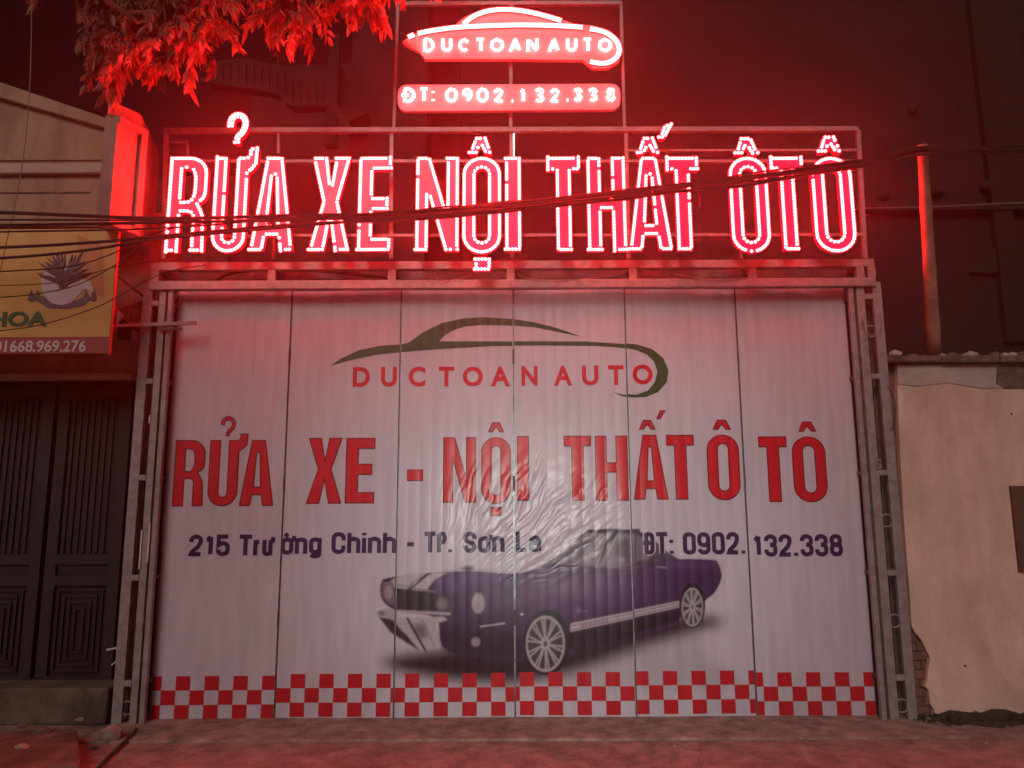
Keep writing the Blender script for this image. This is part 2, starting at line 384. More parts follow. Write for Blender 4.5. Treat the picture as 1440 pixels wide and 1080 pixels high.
# ------------------------------------------------------------------ folding gate with its printed vinyl
gate = thing("folding_gate", "folding metal gate of six leaves covered by a white printed car wash banner", "gate", (0, 0, .05))
tops = [250, 408, 563, 721, 878, 1033, 1187]; bots = [212, 388, 555, 725, 895, 1066, 1235]
BX = [(P(a, 408).x + P(b, 1012).x) / 2 for a, b in zip(tops, bots)]
ZT, ZB = P(720, 407).z, P(720, 1013).z
tilt = [.5, -.7, .6, -.9, .7, -.5]; dzp = [-.012, 0, 0, .004, .010, -.006]
panels = []
for i in range(6):
    x0, x1 = BX[i] + .004, BX[i + 1] - .004; cx = (x0 + x1) / 2
    e = MB().box(x0, x1, .012, .045, ZB + dzp[i], ZT)
    po = bpy.data.objects.new("gate_leaf", e.mesh("gate_leaf", M['steel_dark'], (cx, 0, .05))); COL.objects.link(po)
    po.parent = gate; po.location = (cx, 0, 0); po.rotation_euler = (0, 0, math.radians(tilt[i]))
    panels.append((po, cx, x0, x1, dzp[i]))
    # the vinyl sheet: a thin sheet, edges slightly uneven at the foot
    nx = 24; vs = []; fs = []
    for k in range(nx + 1):
        x = x0 + .002 + (x1 - x0 - .004) * k / nx
        zb = ZB + dzp[i] - .012 + .006 * math.sin(k * .9 + i * 2)
        if i == 0 and k < 3: zb += .022 * (3 - k) / 3
        vs += [(x - cx, .008, zb - .05), (x - cx, .008, ZT - .004 - .05)]
    fs = [(2 * k, 2 * k + 2, 2 * k + 3, 2 * k + 1) for k in range(nx)]
    me = bpy.data.meshes.new("vinyl_sheet"); me.from_pydata(vs, [], fs); me.materials.append(M['vinyl'])
    vo = link("vinyl_sheet", me, None, po)
    md = vo.modifiers.new("t", 'SOLIDIFY'); md.thickness = .002; md.offset = 0
    # metal strips added along the folds; bright ones stand in for leaking light
    for xe in (x0, x1):
        ed = MB().box(xe - .0025, xe + .0025, .002, .03, ZB + .01, ZT - .01)
        link("seam_strip", ed.mesh("seam_strip", M['edge'] if i in (2, 3) else M['steel_dark'], (cx, 0, .05)), None, po)
    for zz in (.7, 1.75, 2.8):
        if i % 2 == 0:
            h = MB().tube([(x1 + .003, -.004, zz), (x1 + .003, -.004, zz + .12)], .008, 6)
            link("hinge", h.mesh("hinge", M['steel_dark'], (cx, 0, .05)), None, po)
def to_panels(name, vf, m, y=.004, label=None):
    """flat print in XZ, cut along the leaf joints and laid on each leaf's vinyl"""
    v, f = vf
    if not v: return
    xs = [p[0] for p in v]; a, b = min(xs), max(xs)
    for po, cx, x0, x1, dz in panels:
        if b < x0 or a > x1: continue
        bm = bmesh.new(); bv = [bm.verts.new((p[0], y, p[1])) for p in v]
        for q in f:
            try: bm.faces.new([bv[k] for k in q])
            except ValueError: pass
        for px_, nn in ((x0 + .003, (-1, 0, 0)), (x1 - .003, (1, 0, 0))):
            bmesh.ops.bisect_plane(bm, geom=bm.verts[:] + bm.edges[:] + bm.faces[:], plane_co=(px_, 0, 0), plane_no=nn, clear_outer=True)
        if not bm.faces: bm.free(); continue
        for q in bm.verts: q.co.x -= cx; q.co.z += dz - .05
        bmesh.ops.recalc_face_normals(bm, faces=bm.faces)
        if bm.faces and sum((fc.normal.y * fc.calc_area() for fc in bm.faces)) > 0: bmesh.ops.reverse_faces(bm, faces=bm.faces)
        me = bpy.data.meshes.new(name); bm.to_mesh(me); bm.free(); me.materials.append(m)
        o = link(name, me, None, po)
        if label: o['label'] = label
def merge(lst):
    V, F = [], []
    for v, f in lst:
        k = len(V); V += [(p[0], p[1]) for p in v]; F += [tuple(i + k for i in q) for q in f]
    return V, F
def fit(vf, x0, x1, z0, z1, yref=None, xref=None):
    v, f = vf; xs = [p[0] for p in v]; ys = [p[1] for p in v]
    ax, bx = xref or (min(xs), max(xs)); ay, by = yref or (min(ys), max(ys))
    return [((p[0] - ax) / (bx - ax) * (x1 - x0) + x0, (p[1] - ay) / (by - ay) * (z1 - z0) + z0) for p in v], f
def boxpx(px0, px1, pt, pb, Y=0.0):
    mid = (pt + pb) / 2; a, b = P(px0, mid, Y), P(px1, mid, Y); c = (px0 + px1) / 2
    return a.x, b.x, P(c, pb, Y).z, P(c, pt, Y).z
# big red lettering
BIG = [('R', 244.5, 287.5, 616.6, 710, 15.5), ('U', 293, 335, 616.6, 710, 15.5), ('?', 311, 330.5, 585, 612, 0), ('A', 337.5, 386, 616.6, 709.5, 16),
       ('X', 431, 481.5, 615.6, 708.5, 17), ('E', 485.6, 527, 615.6, 708, 18.5), ('I', 572, 595, 660, 676.5, 0),
       ('N', 622.8, 669.7, 614.6, 707, 16), ('O', 676.6, 718.5, 614.6, 709, 15), ('^', 686, 709, 593.5, 608, 0), ('I', 689.5, 705, 713, 725.5, 0),
       ('I', 727, 744.4, 613.5, 705, 0), ('T', 793, 832, 613.2, 705, 18), ('H', 837, 883.3, 613.2, 705, 17), ('A', 890, 939, 613, 704.5, 16), ('^', 898, 922.3, 592, 606, 0),
       ('/', 922.5, 937, 578.5, 591, 0), ('T', 938, 977.6, 613, 704.5, 18), ('O', 995, 1041, 612.5, 705.5, 16), ('^', 1002, 1028.5, 591.5, 606, 0),
       ('T', 1068.5, 1108.7, 612.5, 705, 18), ('O', 1115, 1162.6, 612.5, 705.5, 16), ('^', 1122, 1148, 591.5, 606, 0)]
outer, inner = [], []
for ch, a, b, t_, bt, s_ in BIG:
    x0, x1, z0, z1 = boxpx(a, b, t_, bt); W, H = x1 - x0, z1 - z0; k = W / (b - a); st = s_ * k
    lp = glyph(ch, W, H, st, st * .86)
    lp = [[(x + x0, y + z0) for x, y in q] for q in lp]
    outer.append(fill(lp)); inner.append(fill([[(x, y) for x, y in q] for q in lp], offset=-0.010))
for q in outer: to_panels("red_letter", q, M['v_redd'], .0045)
for q in inner: to_panels("red_letter_face", q, M['v_red'], .003)
# company name letters and swoosh
NM = [('D', 155, 222), ('U', 265, 327), ('C', 373, 438), ('T', 490, 550), ('O', 583, 662), ('A', 692, 768), ('N', 812, 875), ('A', 938, 1010), ('U', 1048, 1112), ('T', 1150, 1210), ('O', 1245, 1323)]
L_ = []
for ch, a, b in NM:
    pa, pb = 440 + a / 2.769, 440 + b / 2.769; dy = -(pa - 496) * .0045
    x0, x1, z0, z1 = boxpx(pa, pb, 516 + dy, 544 + dy)
    L_.append(fit(text(ch, .035), x0, x1, z0, z1))
for q in L_: to_panels("name_letter", q, M['v_red'], .004)
SW = [(65, 262), (110, 232), (180, 200), (260, 183), (345, 178), (375, 170), (430, 130), (500, 95), (580, 77), (660, 71), (770, 78), (860, 92), (950, 115), (1048, 150), (950, 130), (860, 112), (760, 103), (660, 102), (590, 108), (540, 125), (510, 145), (492, 166),
      (700, 165), (900, 167), (1060, 168), (1180, 176), (1260, 182), (1320, 200), (1365, 235), (1385, 285), (1378, 330), (1345, 368), (1295, 388), (1240, 390), (1200, 380), (1168, 365), (1210, 376), (1260, 378), (1305, 362), (1332, 330), (1342, 290), (1330, 250), (1300, 222), (1260, 205), (1200, 193), (1100, 186), (900, 183), (700, 184), (560, 192), (400, 203), (250, 217), (140, 240)]
to_panels("swoosh_logo", fill([[XZ(440 + x / 2.769, 420 + y / 2.769) for x, y in SW]]), M['v_green'], .0045)
# address and telephone line
def st_(x0, x1, y0, y1, r=.16, n=6):
    rx = (x1 - x0) / 2; cx = (x0 + x1) / 2
    return arc(cx, y1 - r, rx, r, 0, 180, n) + arc(cx, y0 + r, rx, r, 180, 360, n)
X_ = .73
def arch(x0, x1, ytop, ybot, y0, r=.15): return [(x0, y0)] + arc((x0 + x1) / 2, ytop - r, (x1 - x0) / 2, r, 180, 0, 6) + [(x1, ybot)]
CG = {  # relative width, [(centre line, closed)]
 '0': (1, [(st_(0, 1, 0, 1), 1)]), 'O': (1, [(st_(0, 1, 0, 1), 1)]),
 '1': (.66, [([(.7, 0), (.7, 1)], 0), ([(0, .80), (.3, .84), (.62, 1.0)], 0)]),
 '2': (1, [([(0, .70)] + arc(.5, .80, .5, .20, 180, 0, 7) + [(.98, .66), (.75, .42), (.1, .12), (.02, 0), (1.05, 0)], 0)]),
 '3': (1, [([(0, .74)] + arc(.5, .80, .5, .20, 180, 0, 7) + [(1, .68), (.85, .56), (.45, .53)], 0), ([(.45, .53), (.85, .50), (1, .38)] + arc(.5, .19, .5, .19, 0, -180, 7) + [(0, .28)], 0)]),
 '5': (1, [([(1, 1), (.02, 1), (.02, .50), (.30, .62), (.75, .60), (1, .46)] + arc(.5, .19, .5, .19, 0, -180, 7) + [(0, .27)], 0)]),
 '8': (1, [(st_(.04, .96, .53, 1, .2), 1), (st_(0, 1, 0, .53, .2), 1)]),
 '9': (1, [(st_(0, 1, .40, 1, .2), 1), ([(1, .78), (1, .19)] + arc(.5, .19, .5, .19, 0, -180, 7), 0)]),
 '.': (.10, [([(.0, -.07), (.0, .10)], 0)]), ':': (.10, [([(0, -.07), (0, .10)], 0), ([(0, .52), (0, .69)], 0)]), '-': (.62, [([(0, .40), (1, .40)], 0)]),
 'T': (1.25, [([(0, 1), (1, 1)], 0), ([(.5, 1), (.5, -.07)], 0)]), 'P': (1, [([(0, -.07), (0, 1)], 0), ([(0, 1), (.6, 1)] + arc(.6, .75, .4, .25, 90, -90, 7) + [(0, .5)], 0)]),
 'Đ': (1.05, [([(0, -.07), (0, 1.07)], 0), ([(0, 1), (.5, 1)] + arc(.5, .8, .5, .2, 90, 0, 5) + arc(.5, .2, .5, .2, 0, -90, 5) + [(0, 0)], 0), ([(-.18, .52), (.30, .52)], 0)]),
 'C': (1, [([(1, .64), (1, .8)] + arc(.5, .8, .5, .2, 0, 180, 8) + arc(.5, .2, .5, .2, 180, 360, 8) + [(1, .36)], 0)]),
 'S': (1, [([(1, .70), (1, .8)] + arc(.5, .8, .5, .2, 0, 180, 8) + [(0, .70), (.15, .58), (.85, .42), (1, .28)] + arc(.5, .2, .5, .2, 0, -180, 8) + [(0, .32)], 0)]),
 'L': (.85, [([(0, 1.07), (0, 0), (1.05, 0)], 0)]),
 'h': (.92, [([(0, -.07), (0, 1.07)], 0), (arch(0, 1, X_, -.07, .5), 0)]), 'n': (.92, [([(0, -.07), (0, X_ + .07)], 0), (arch(0, 1, X_, -.07, .5), 0)]),
 'i': (.02, [([(0, -.07), (0, X_ + .06)], 0), ([(0, .93), (0, 1.07)], 0)]), 'r': (.5, [([(0, -.07), (0, X_ + .07)], 0), ([(0, .5), (.25, .68), (1.1, .72)], 0)]),
 'ư': (.92, [([(0, X_ + .07), (0, .15)] + arc(.5, .15, .5, .15, 180, 360, 7) + [(1, .15)], 0), ([(1, X_ + .07), (1, -.07)], 0), ([(1.0, .68), (1.38, .74), (1.42, .98)], 0)]),
 'ơ': (.92, [(st_(0, 1, 0, X_, .15), 1), ([(.85, .66), (1.30, .72), (1.34, .94)], 0)]), 'ờ': (.92, [(st_(0, 1, 0, X_, .15), 1), ([(.85, .66), (1.30, .72), (1.34, .94)], 0), ([(.20, 1.06), (.62, .90)], 0)]),
 'g': (.92, [(st_(0, 1, .02, X_, .15), 1), ([(1, X_ + .07), (1, -.10)] + arc(.5, -.10, .5, .12, 0, -170, 6), 0)]),
 'a': (.92, [([(.05, .52)] + arc(.5, .58, .45, .15, 180, 0, 6) + [(1, .5), (1, -.07)], 0), (st_(0, 1, 0, .42, .13), 1)])}
def thick(pts, hw, closed):
    P_ = [Vector(p) for p in pts]; L, R_ = [], []
    if len(P_) == 2 and abs(P_[0].y - P_[1].y) < 1e-4: P_[0].x -= hw; P_[1].x += hw
    P_ = [p for i, p in enumerate(P_) if i == 0 or (p - P_[i - 1]).length > 1e-5]
    if closed and (P_[0] - P_[-1]).length < 1e-5: P_.pop()
    n = len(P_)
    for i, p in enumerate(P_):
        a = P_[(i - 1) % n] if (closed or i > 0) else None; b = P_[(i + 1) % n] if (closed or i < n - 1) else None
        d1 = (p - a).normalized() if a is not None else (b - p).normalized(); d2 = (b - p).normalized() if b is not None else d1
        n1, n2 = Vector((-d1.y, d1.x)), Vector((-d2.y, d2.x)); m = (n1 + n2); m = m.normalized() if m.length > 1e-4 else n1
        k = hw / max(m.dot(n1), .45); L.append(p + m * k); R_.append(p - m * k)
    V = [(q.x, q.y) for q in L] + [(q.x, q.y) for q in R_]
    F = [(i, (i + 1) % n, (i + 1) % n + n, i + n) for i in range(n if closed else n - 1)]
    return V, F
def word(s_, x0, x1, z0, z1, sw, seq=[0]):
    """condensed bold word between x0 and x1, capitals z0..z1, stroke sw; list of flat ribbons"""
    hw = sw / 2; H = (z1 - z0) - sw; nG = len(s_); gap = sw * 1.38
    unit = ((x1 - x0) - sw - gap * (nG - 1)) / max(sum(CG[c][0] for c in s_), .3); x = x0 + hw; out = []
    for c in s_:
        wd_, strokes = CG[c]
        for pts, cl in strokes:
            out.append(thick([(x + px_ * max(wd_, .25 if wd_ < .2 else wd_) * unit, z0 + hw + py_ * H) for px_, py_ in pts], hw, cl))
        x += wd_ * unit + gap
    return out
AD = [("215", 265.8, 323, 749.5, 780), ("Trư", 336.3, 383, 749.5, 780), ("ờng", 394.5, 452, 749, 780), ("Chinh", 466, 557, 748, 779), ("-", 572.5, 582, 748, 778),
      ("TP.", 597, 637, 747.5, 778), ("Sơn", 651.5, 709.5, 747.5, 777.5), ("La", 725, 761, 747, 777), ("ĐT:", 906, 948, 750, 781.7), ("0902.", 960.5, 1049.5, 750, 781.7), ("132.338", 1058.5, 1185, 750, 781.7)]
for s_, a, b, t_, bt in AD:
    x0, x1, z0, z1 = boxpx(a, b, t_, bt); sw = .0335
    if s_ == "ĐT:":
        for k, q in enumerate(word(s_, x0, x1, z0, z1, sw)):
            v, f = q; n_ = len(v) // 2
            grow = [(Vector(v[i]) - Vector(v[(i + n_) % (2 * n_)])).normalized() * .008 + Vector(v[i]) for i in range(2 * n_)]
            to_panels("address_outline", ([(p.x, p.y) for p in grow], f), M['vinyl'], .0042 - k * .0001)
    V_, F_ = [], []
    for k, q in enumerate(word(s_, x0, x1, z0, z1, sw)):
        to_panels("address_lettering", q, M['v_navy'], .0032 - k * .00012)
# checkered band: three rows of squares
L_ = []
zr = [P(720, y).z for y in (946.5, 966.5, 987, 1007)]
sq = 0.1115; xa = BX[0] + .007; n = int((BX[6] - BX[0]) / sq) + 2
for r_ in range(3):
    for c_ in range(n):
        if (c_ + r_) % 2: continue
        x0, x1 = xa + (c_ - .42) * sq, xa + (c_ + .58) * sq
        x0, x1 = max(x0, BX[0] + .004), min(x1, BX[6] - .004)
        if x1 <= x0: continue
        L_.append(([(x0, zr[r_ + 1]), (x1, zr[r_ + 1]), (x1, zr[r_]), (x0, zr[r_])], [(0, 1, 2, 3)]))
to_panels("checker_band", merge(L_), M['v_chk'], .0035)
# the printed car: fine colour grid
K = 2.6667
def car_print():
    W, H = 1440, 693; sc = .75; w_, h_ = int(W * sc), int(H * sc)
    img = np.zeros((h_, w_, 3)) + np.array(VB); alpha = np.zeros((h_, w_))
    yy, xx = np.mgrid[0:h_, 0:w_]; X = (xx + .5) / sc; Y = (yy + .5) / sc
    def inside(poly):
        c = np.zeros(X.shape, bool); n = len(poly)
        for i in range(n):
            x1, y1 = poly[i]; x2, y2 = poly[(i + 1) % n]
            if y1 == y2: continue
            k = ((y1 > Y) != (y2 > Y)) & (X < (x2 - x1) * (Y - y1) / (y2 - y1) + x1); c ^= k
        return c.astype(float)
    def blur(a, n):
        n = int(n * 1.5) if n >= 3 else n
        if n < 1: return a
        for ax in (0, 1):
            for _ in range(2):
                p = np.pad(a, [(n, n) if q == ax else (0, 0) for q in (0, 1)], mode='edge'); cs = np.cumsum(p, axis=ax)
                cs = np.concatenate([np.zeros_like(np.take(cs, [0], ax)), cs], ax); L = a.shape[ax]; k = 2 * n + 1
                a = (np.take(cs, range(k, k + L), ax) - np.take(cs, range(0, L), ax)) / k
        return a
    def put(mask, col, op=1.0):
        m = (np.clip(mask, 0, 1) * op)[..., None]; img[:] = img * (1 - m) + np.array(col) * m; np.maximum(alpha, mask * op, out=alpha)
    def poly(pts, col, smooth=True, b=1, op=1.0):
        if smooth: pts = [(p.x, p.y) for p in catmull([(x, y, 0) for x, y in pts], 5, True)]
        m = blur(inside(pts), b); put(m, col, op); return m
    def ell(cx, cy, rx, ry, col, b=1, op=1.0, rot=0.0):
        c, s = math.cos(rot), math.sin(rot); dx, dy = X - cx, Y - cy
        u, v = dx * c + dy * s, -dx * s + dy * c
        put(blur(((u / rx) ** 2 + (v / ry) ** 2 < 1).astype(float), b), col, op)
    def line(a, b_, wd, col, op=1.0, b=1):
        a, b_ = np.array(a, float), np.array(b_, float); d = b_ - a; L2 = (d ** 2).sum()
        t = np.clip(((X - a[0]) * d[0] + (Y - a[1]) * d[1]) / L2, 0, 1)
        dist = np.hypot(X - a[0] - t * d[0], Y - a[1] - t * d[1]); put(blur((dist < wd / 2).astype(float), b), col, op)
    DK = (.018, .008, .022); PU = (.052, .018, .078); PU2 = (.13, .05, .155); GL = (.34, .32, .35); BK = (.02, .014, .02)
    # soft dark ground under the car, pale mirror of the floor
    poly([(1180, 470), (1300, 480), (1330, 560), (1420, 620), (1430, 660), (900, 660), (700, 610)], (.36, .33, .36), b=12, op=.6)
    poly([(100, 570), (160, 535), (420, 500), (900, 430), (1250, 390), (1370, 405), (1385, 425), (1300, 450), (1060, 520), (860, 590), (640, 645), (400, 640), (200, 610)], (.022, .008, .016), b=12)
    # roof, glass house
    poly([(690, 210), (780, 150), (868, 70), (960, 64), (1062, 74), (1120, 110), (1165, 150), (1215, 185), (1040, 215), (760, 222)], (.07, .045, .085), smooth=False)
    poly([(735, 190), (790, 140), (868, 80), (940, 84), (925, 130), (898, 205), (760, 198)], (.30, .28, .32), smooth=False, b=2)
    poly([(790, 165), (850, 100), (895, 92), (870, 150), (850, 200), (770, 192)], (.14, .12, .16), smooth=False, b=5, op=.8)
    ell(893, 160, 18, 12, (.5, .48, .5), 2, .8); ell(905, 125, 10, 14, (.06, .05, .07), 3, .7)
    poly([(912, 205), (950, 130), (985, 84), (1045, 88), (1042, 200), (960, 216)], (.28, .26, .30), smooth=False, b=2)
    poly([(990, 100), (1030, 96), (1034, 195), (1000, 205), (978, 150)], (.07, .055, .08), smooth=False, b=4, op=.85)
    poly([(1050, 92), (1085, 100), (1110, 135), (1108, 180), (1052, 190)], (.20, .18, .22), smooth=False, b=2, op=.8)
    line((945, 80), (903, 208), 9, (.30, .26, .33)); line((985, 80), (930, 190), 5, (.42, .40, .43))
    line((868, 72), (1062, 72), 9, (.03, .022, .035)); line((960, 66), (985, 84), 6, (.06, .045, .07))
    ell(990, 183, 21, 13, (.33, .3, .34), 2)
    # body
    body = [(95, 268), (128, 246), (300, 228), (430, 222), (600, 232), (700, 212), (800, 205), (900, 212), (1040, 215), (1130, 190), (1200, 182), (1335, 184), (1362, 200), (1374, 250), (1350, 305), (1312, 340),
            (1290, 400), (1215, 400), (1205, 430), (1060, 470), (930, 505), (830, 530), (780, 560), (640, 560), (560, 560), (340, 520), (300, 400), (160, 372), (100, 330)]
    bm_ = poly(body, PU, b=1)
    poly([(560, 300), (700, 240), (900, 228), (1040, 222), (1120, 250), (1100, 300), (900, 340), (700, 350), (600, 340)], PU2, b=26, op=.85)
    poly([(300, 240), (450, 228), (600, 240), (560, 275), (420, 280), (300, 290)], (.10, .05, .17), b=8, op=.8)
    poly([(1130, 195), (1335, 192), (1360, 210), (1200, 215)], (.12, .06, .16), b=6, op=.7)
    poly([(340, 420), (600, 450), (640, 520), (600, 560), (340, 525)], DK, b=10, op=.85)
    poly([(800, 455), (1215, 370), (1215, 410), (1000, 480), (830, 535), (790, 500)], (.015, .006, .014), smooth=False, b=3)
    line((1045, 230), (1050, 372), 3, (.02, .01, .03), .7); line((770, 232), (820, 245), 3, (.02, .01, .03), .5)
    line((620, 262), (1120, 222), 3, (.20, .10, .26), .5, 2); line((1130, 210), (1165, 214), 5, (.35, .3, .4), .8)
    # hood with white stripes
    poly([(128, 262), (160, 240), (270, 230), (215, 262), (195, 290), (150, 285)], (.46, .44, .48), smooth=False, b=2)
    poly([(220, 262), (290, 230), (345, 228), (300, 250), (262, 296), (205, 290)], (.46, .44, .48), smooth=False, b=2)
    line((275, 230), (205, 290), 7, BK)
    ell(420, 212, 26, 9, (.05, .03, .05), 3)
    # grille, nose
    poly([(100, 268), (140, 262), (150, 350), (118, 345), (98, 310)], (.16, .13, .17), smooth=False, b=2)
    ell(124, 300, 15, 26, (.36, .34, .36), 2, .8)
    poly([(148, 285), (200, 295), (265, 302), (345, 320), (352, 372), (160, 368)], (.022, .018, .022), smooth=False, b=1)
    for k in range(6): line((155, 300 + k * 11), (300, 312 + k * 11), 2, (.10, .09, .10), .6)
    ell(325, 345, 25, 30, (.10, .085, .11), 2); ell(325, 345, 16, 20, (.26, .24, .27), 3, .7)
    line((98, 262), (300, 300), 5, (.22, .2, .24)); line((150, 372), (352, 382), 9, (.46, .44, .47), 1, 2)
    # bumper, valance
    poly([(78, 378), (100, 366), (135, 365), (160, 385), (150, 400), (95, 392)], (.40, .38, .41)); ell(98, 380, 14, 8, (.12, .1, .12), 3)
    poly([(85, 392), (150, 405), (240, 520), (190, 490), (130, 450)], (.035, .02, .04), smooth=False, b=2)
    poly([(135, 398), (330, 392), (345, 405), (300, 420), (320, 510), (250, 520), (170, 440)], (.43, .41, .44), smooth=False, b=2)
    poly([(205, 425), (260, 420), (275, 470), (235, 475)], (.10, .09, .11), smooth=False, b=4, op=.8)
    line((195, 400), (262, 520), 8, BK); line((250, 405), (300, 515), 5, (.2, .18, .2), .6); line((150, 420), (240, 420), 4, (.2, .18, .22), .8)
    # lamps on the wing
    ell(460, 342, 27, 42, (.16, .12, .18), 1); ell(460, 342, 22, 36, (.42, .38, .42), 2); ell(455, 352, 12, 16, (.2, .17, .2), 4, .6)
    ell(450, 488, 17, 18, (.30, .26, .32), 2, .9); ell(372, 288, 12, 12, (.15, .08, .2), 3, .6)
    line((470, 430), (558, 418), 6, (.44, .40, .46), 1, 1); ell(624, 386, 7, 5, (.6, .5, .5), 1)
    # side stripe
    poly([(805, 420), (1215, 338), (1215, 363), (805, 452)], (.44, .40, .44), smooth=False)
    line((806, 430), (1215, 346), 2.5, (.06, .03, .09)); line((806, 445), (1215, 357), 2.5, (.06, .03, .09))
    for k in range(7): line((848 + k * 15, 433 - k * 3), (855 + k * 15, 423 - k * 3), 4, (.10, .05, .13), .9)
    line((830, 375), (870, 372), 4, (.25, .16, .3), .6); ell(835, 372, 8, 12, (.3, .2, .34), 3, .6)
    # wheels
    for cx, cy, rx, ry, n, th in ((712, 497, 86, 122, 10, 9), (1264, 362, 47, 84, 10, 7)):
        ell(cx + (6 if rx > 60 else 0), cy - 6, rx * 1.02, ry * 1.0, (.012, .007, .012), 1)
        ell(cx, cy, rx * .86, ry * .87, (.36, .34, .36), 1); ell(cx, cy, rx * .76, ry * .78, (.05, .04, .05), 1)
        for k in range(n):
            a = 2 * math.pi * k / n + .2
            for da in (-.09, .09):
                line((cx + rx * .1 * math.cos(a), cy + ry * .1 * math.sin(a)), (cx + rx * .78 * math.cos(a + da), cy + ry * .8 * math.sin(a + da)), th * .75, (.40, .38, .40), .9)
        ell(cx, cy, rx * .20, ry * .18, (.42, .40, .42), 1); ell(cx, cy, rx * .10, ry * .09, (.12, .1, .12), 1)
    return img, np.clip(blur(alpha, 1), 0, 1), sc
img, alpha, sc = car_print()
h_, w_ = alpha.shape
for po, cx, x0, x1, dz in panels:
    pts = {}; vs = []; cols = []; fs = []
    # regular grid on the wall plane, columns bounded by the leaf
    step = .0072; gx0, gx1 = P(505, 900).x, P(1040, 900).x
    zt, zb = P(720, 735).z, P(720, 975).z
    a, b = max(gx0, x0 + .003), min(gx1, x1 - .003)
    if b <= a + .02: continue
    nx = int((b - a) / step) + 1; nz = int((zt - zb) / step) + 1
    gxs = np.linspace(a, b, nx + 1); gzs = np.linspace(zt, zb, nz + 1); al = np.zeros((nz + 1, nx + 1)); cc = np.zeros((nz + 1, nx + 1, 3))
    RT = RM.transposed()
    for j, z in enumerate(gzs):
        for i_, x in enumerate(gxs):
            d = RT @ (Vector((x, 0, z)) - CAM); px = 720 + FPX * d.x / -d.z; py = 540 - FPX * d.y / -d.z
            u, v = (px - 500) * K * sc - .5, (py - 720) * K * sc - .5
            u = min(max(u, 0), w_ - 1.001); v = min(max(v, 0), h_ - 1.001); iu, iv = int(u), int(v); fu, fv = u - iu, v - iv
            q = lambda A: A[iv, iu] * (1 - fu) * (1 - fv) + A[iv, iu + 1] * fu * (1 - fv) + A[iv + 1, iu] * (1 - fu) * fv + A[iv + 1, iu + 1] * fu * fv
            al[j, i_] = q(alpha); cc[j, i_] = q(img)
    idx = {}
    for j in range(nz):
        for i_ in range(nx):
            if max(al[j, i_], al[j, i_ + 1], al[j + 1, i_], al[j + 1, i_ + 1]) < .01: continue
            q = []
            for jj, ii in ((j + 1, i_), (j + 1, i_ + 1), (j, i_ + 1), (j, i_)):
                if (jj, ii) not in idx: idx[(jj, ii)] = len(vs); vs.append((gxs[ii] - cx, .0055, gzs[jj] + dz - .05)); cols.append((*cc[jj, ii], 1))
                q.append(idx[(jj, ii)])
            fs.append(q)
    me = bpy.data.meshes.new("car_picture"); me.from_pydata(vs, [], fs)
    ca = me.color_attributes.new("print", 'FLOAT_COLOR', 'POINT'); ca.data.foreach_set("color", np.array(cols, dtype=np.float32).ravel())
    me.materials.append(M['v_car']); link("car_picture", me, None, po)

# ------------------------------------------------------------------ lattice posts and beam
def post(label, bars, rungs, rings, extra=None):
    cxm = P((bars[0][0] + bars[-1][1]) / 2, 700, -.1).x
    t = thing("lattice_post", label, "steel post", (cxm, -.08, 0), "lattice posts beside the gate")
    zt = P(720, 400, -.1).z
    xs = []
    for a, b in bars:
        x0, x1 = P(a, 700, -.1).x, P(b, 700, -.1).x; xs.append((x0, x1))
        MB().box(x0, x1, -.13, -.085, 0.0, zt).build("upright", M['steel'], t, bevel=.004)
        MB().box(x0 + .01, x1 - .01, .02, .06, 0.0, zt).build("rear_upright", M['steel_dark'], t)
    for y in rungs:
        z = P((bars[0][0] + bars[-1][1]) / 2, y, -.1).z
        MB().box(xs[0][1] if bars[0][0] < 700 else xs[-2][1], xs[1][0] if bars[0][0] < 700 else xs[-1][0], -.135, -.09, z - .022, z + .022).build("rung", M['steel'], t, bevel=.003)
        for x0, x1 in xs:
            MB().box((x0 + x1) / 2 - .012, (x0 + x1) / 2 + .012, -.084, .019, z - .014, z + .014).build("tie", M['steel_dark'], t)
    ga, gb = (xs[0], xs[1]) if bars[0][0] < 700 else (xs[-2], xs[-1])
    gc = (ga[1] + gb[0]) / 2
    for y in rings:
        z = P((bars[0][0] + bars[-1][1]) / 2, y, -.1).z
        MB().tube([(gc + .048 * math.cos(a), -.112, z + .048 * math.sin(a)) for a in np.linspace(0, 2 * math.pi, 17)], .007, 6).build("ring", M['steel'], t)
    MB().box(xs[0][0] - .02, xs[-1][1] + .02, -.16, .08, 0, .012).build("foot_plate", M['steel_dark'], t)
    return t, xs, gc
lp, lxs, lg = post("grey steel lattice post at the left edge of the banner gate", [(182, 196), (206, 216), (219, 226)], [428, 537, 672, 812, 960], [995])
rp, rxs, rg = post("grey steel lattice post at the right edge of the banner gate", [(1214, 1221), (1225, 1237), (1249, 1262)], [418, 530, 665, 805, 952], [466, 732, 873, 992])
# cable inside left post, white fittings
pts = [(lg + .012 * math.sin(z * 3.1) + (.04 if z > 2.95 else 0) * (z - 2.95) * 4, -.06, z) for z in np.linspace(.08, 3.35, 30)]
o = MB().tube(pts, .011, 6).build("cable", M['cable']); tag(o, "black cable running down inside the left lattice post", "cable")
for y0, y1 in ((585, 596), (735, 790), (745, 800)):
    p = P(214 if y0 != 745 else 203, y0, -.1); q = P(214 if y0 != 745 else 203, y1, -.1)
    MB().box(p.x - .006, p.x + .006, -.142, -.132, q.z, p.z).build("conduit_strip", M['sign_white'], lp)
a, b = P(196, 457, -.17), P(276, 454, -.17)
MB().bar(a, b, .028, .02).build("cross_rod", M['steel'], lp)
a, b = P(222, 463, -.16), P(256, 462, -.16); MB().bar(a, b, .022, .02).build("latch_bar", M['steel_dark'], lp)
